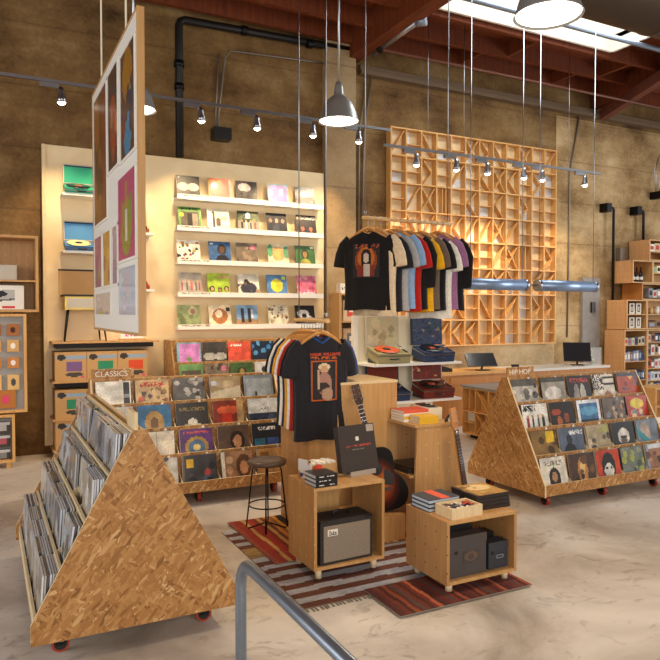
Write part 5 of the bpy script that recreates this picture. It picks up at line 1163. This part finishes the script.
monitor('black tilted checkout screen above the HIP HOP sign', (7.05, 8.4, .8305), R_(-15), .5, .26, -42, 'checkout_screen')
t = thing('acrylic_display', 'clear box of green and yellow trinkets right of the monitor', 'display', (9.62, 8.5, .8305))
obj('clear_box', B().box(-.12, .12, -.1, .1, 0, .3), 'clear_plastic', t)
rnd = random.Random(7)
plain('green_bit', '4aa85a', .5)
for k_ in range(10):
    x, z = rnd.uniform(-.09, .09), .03 + .028 * k_
    obj('trinket', B().lathe([(.001, -.02), (.022, 0), (.001, .02)], (x, rnd.uniform(-.05, .05), z), 8), ('green_bit', 'yellow_book', 'paper')[k_ % 3], t)
t = thing('card_reader', 'small black gadget lying on the counter beneath the lattice', 'card reader', (6.35, 8.5, .8305), R_(-20))
obj('reader_body', fixn(B().prism([(-.13, 0), (.13, 0), (.13, .05), (-.05, .1), (-.13, .08)], -.07, .07, 'y')), 'black_plastic', t); obj('paper_roll', B().tube([(-.08, -.04, .12), (-.08, .04, .12)], .025, 12), 'tag_tan', t)
t = thing('label_gun', 'small dark gadget beside the HIP HOP sign on the counter', 'gadget', (7.75, 8.42, .8305), R_(-20))
obj('gun_body', B().box(-.06, .06, -.02, .02, .03, .07), 'black_plastic', t); obj('gun_handle', B().box(-.05, -.02, -.015, .015, 0, .03), 'black_plastic', t)

# ================================================================ RIGHT STACKED BOXES
YF = 8.47
def sbox(label, x0, x1, z0, z1, shelves=(), split=None, mat='peg_fine'):
    t = thing('stacked_shelf_box', label, 'shelf box', (0, 0, 0), 0, 'stacked plywood shelf boxes')
    obj('side_panel', B().box(x0, x0 + .02, YF, 8.92, z0, z1), mat, t)
    b = B(); b.box(x1 - .02, x1, YF, 8.92, z0, z1); b.box(x0 + .021, x1 - .021, YF, 8.92, z0, z0 + .02); b.box(x0 + .021, x1 - .021, YF, 8.92, z1 - .02, z1); b.box(x0 + .021, x1 - .021, 8.9, 8.919, z0 + .021, z1 - .021)
    obj('carcass', b, 'plywood', t)
    for z in shelves: obj('inner_shelf', B().box(x0 + .021, x1 - .021, YF + .01, 8.899, z - .015, z), 'plywood', t)
sbox('topmost stacked shelf box at the right edge', 11.07, 11.9, 2.725, 3.12, (2.9,))
sbox('stacked shelf box with three dark bottles', 10.62, 11.17, 2.30, 2.72)
sbox('orange narrow stacked shelf box under the bottle box', 10.88, 11.9, 1.99, 2.295, mat='orange_ply')
sbox('stacked shelf box with framed cards, above the largest one', 10.47, 11.02, 1.44, 1.985, (1.72,))
sbox('largest stacked shelf box full of small goods', 10.42, 11.04, .24, 1.43, (1.15, .85, .5))
sbox('wide clear-fronted shelf box at the right edge', 11.045, 12.4, .24, 1.43, (1.2, .95, .7, .47))
sbox('wide stacked shelf box with pots at the right edge', 11.025, 12.4, 1.44, 1.985, (1.72,))
sbox('upper wide shelf box at the right edge', 11.175, 12.4, 2.30, 2.72, (2.5,))
sbox('low shelf box on the floor with coloured books', 10.6, 11.3, .0, .235)
for i, x in enumerate((10.78, 10.88, 11.0)):
    t = thing('dark_bottle', 'dark glass bottle, %s of three in the shelf box' % ('leftmost', 'middle', 'rightmost')[i], 'bottle', (x, 8.6, 2.3205), 0, 'dark bottles in the shelf box')
    obj('bottle_glass', B().lathe([(.036, 0), (.038, .12), (.034, .15), (.013, .2), (.013, .26)], seg=16), 'brown_glass', t); obj('bottle_cap', B().lathe([(.014, .2605), (.014, .285)], seg=12), 'black_plastic', t); obj('bottle_label', B().lathe([(.0385, .04), (.0385, .1)], seg=16), 'paper', t)
rnd = random.Random(12)
def goods(x0, x1, z, hmax, n, where, cols, yb=8.5):
    w_ = (x1 - x0) / n
    for i in range(n):
        h_ = hmax * rnd.uniform(.7, 1); c = cols[rnd.randrange(len(cols))]; xa = x0 + w_ * i
        printbox('packaged_goods', xa + .004, xa + w_ - .004, yb, yb + .16, z + .001, z + h_, art(c, [('r', .15, .3, .85, .7, rnd.choice(('e8e0d4', '2c2c34', 'b8483c', '8a9ab0')))], 6, 8, i), c, label='small packaged goods %s' % where, cat='package', group='small goods ' + where)
cols = ['7a8a9c', '5a4a40', 'b8b0a0', '8a5a3c', '3c4a6a', 'c8b48c']
goods(10.46, 11.0, 1.15, .16, 6, 'on the top inner shelf of the largest shelf box', cols); goods(10.46, 11.0, .85, .2, 7, 'on the second inner shelf of the largest shelf box', ['6a84a8', '9a9aa8', '8a5a3c', '3c4a6a'])
goods(10.72, 11.0, .5, .2, 5, 'low in the largest shelf box', ['24344c', '3c5a8a', '2c2c34']); printbox('small_card', 10.5, 10.66, 8.5, 8.51, .501, .68, art('ece6da', [('t', .2, .4, .8, .6, '8a8278')], 8, 8), 'e4dccc', label='white card standing low in the largest shelf box', cat='card')
goods(11.08, 11.9, .26, .17, 9, 'on the bottom of the clear-fronted box', cols); goods(11.08, 11.9, .7, .2, 8, 'on the middle shelf of the clear-fronted box', ['d8d0c0', 'b8483c', '8a6a4c', 'c8c8c8']); goods(11.08, 11.9, .95, .2, 8, 'on the upper shelf of the clear-fronted box', ['d8d4cc', 'a88a64', '6a6a70']); goods(11.08, 11.9, 1.2, .17, 8, 'on the top shelf of the clear-fronted box', cols); goods(11.08, 11.9, .47, .18, 8, 'on the fourth shelf of the clear-fronted box', ['8a9ab0', 'c8c8c8', '5a6a8a'])
goods(10.64, 11.27, .02, .19, 10, 'in the low floor shelf box', ['c8401f', '2c6a8a', 'e0a030', '8a2c24', '3c4a6a'])
goods(11.1, 11.9, 2.03, .2, 7, 'in the orange narrow shelf box row', ['3c3c44', '8a8a90', 'c8c0b0']); goods(11.2, 11.9, 2.5, .15, 6, 'in the upper wide shelf box', ['b8483c', 'a8b84c', 'e0d4c0']); goods(11.1, 11.85, 2.9, .17, 5, 'in the topmost shelf box', ['e8e2d4', 'c8b48c'])
goods(11.1, 11.9, 1.461, .15, 4, 'low in the pot shelf box', ['6a4c34', '8a6a4c'])
for i, (x, z) in enumerate(((10.6, 1.721), (10.78, 1.721), (10.6, 1.461), (10.78, 1.461))):
    printbox('framed_card', x, x + .14, 8.52, 8.53, z, z + .2, art('d8d0c0', [('r', .2, .15, .8, .85, '4a4440'), ('r', .4, .3, .6, .7, 'c8c0b0')], 8, 10), 'c8b48c', label='framed card in the box above the largest, %s %s' % (('upper', 'lower')[i // 2], ('left', 'right')[i % 2]), cat='card', group='framed cards')
for i, x in enumerate((11.14, 11.28, 11.45)):
    o = obj('ceramic_pot', B().lathe([(.04, 0), (.055, .06), (.05, .12 + .03 * (i == 2))], seg=16), ('copper_red', 'tag_tan', 'paper')[i], None, (x, 8.6, 1.7205)); tag(o, ('small red-brown', 'small tan', 'taller white')[i] + ' pot on the upper shelf of the pot box', 'pot')
t = thing('low_display_shelf', 'low plywood shelf cut by the right edge behind the hip hop rack', 'shelf', (9.2, 6.9, 0))
b = frame(B(), 0, .9, 0, .4, .0, .58, .022); b.box(.022, .878, .005, .38, .28, .298); obj('shelf_carcass', b, 'pine', t)
for i in range(3):
    o = obj('white_paperback', B().box(0, .15, 0, .2, 0, .03), 'paper', None, (9.26, 6.95, .023 + .0305 * i)); tag(o, 'white paperback in the low right shelf, %s of its pile' % ('bottom', 'middle', 'top')[i], 'book', 'white paperbacks in the low right shelf')
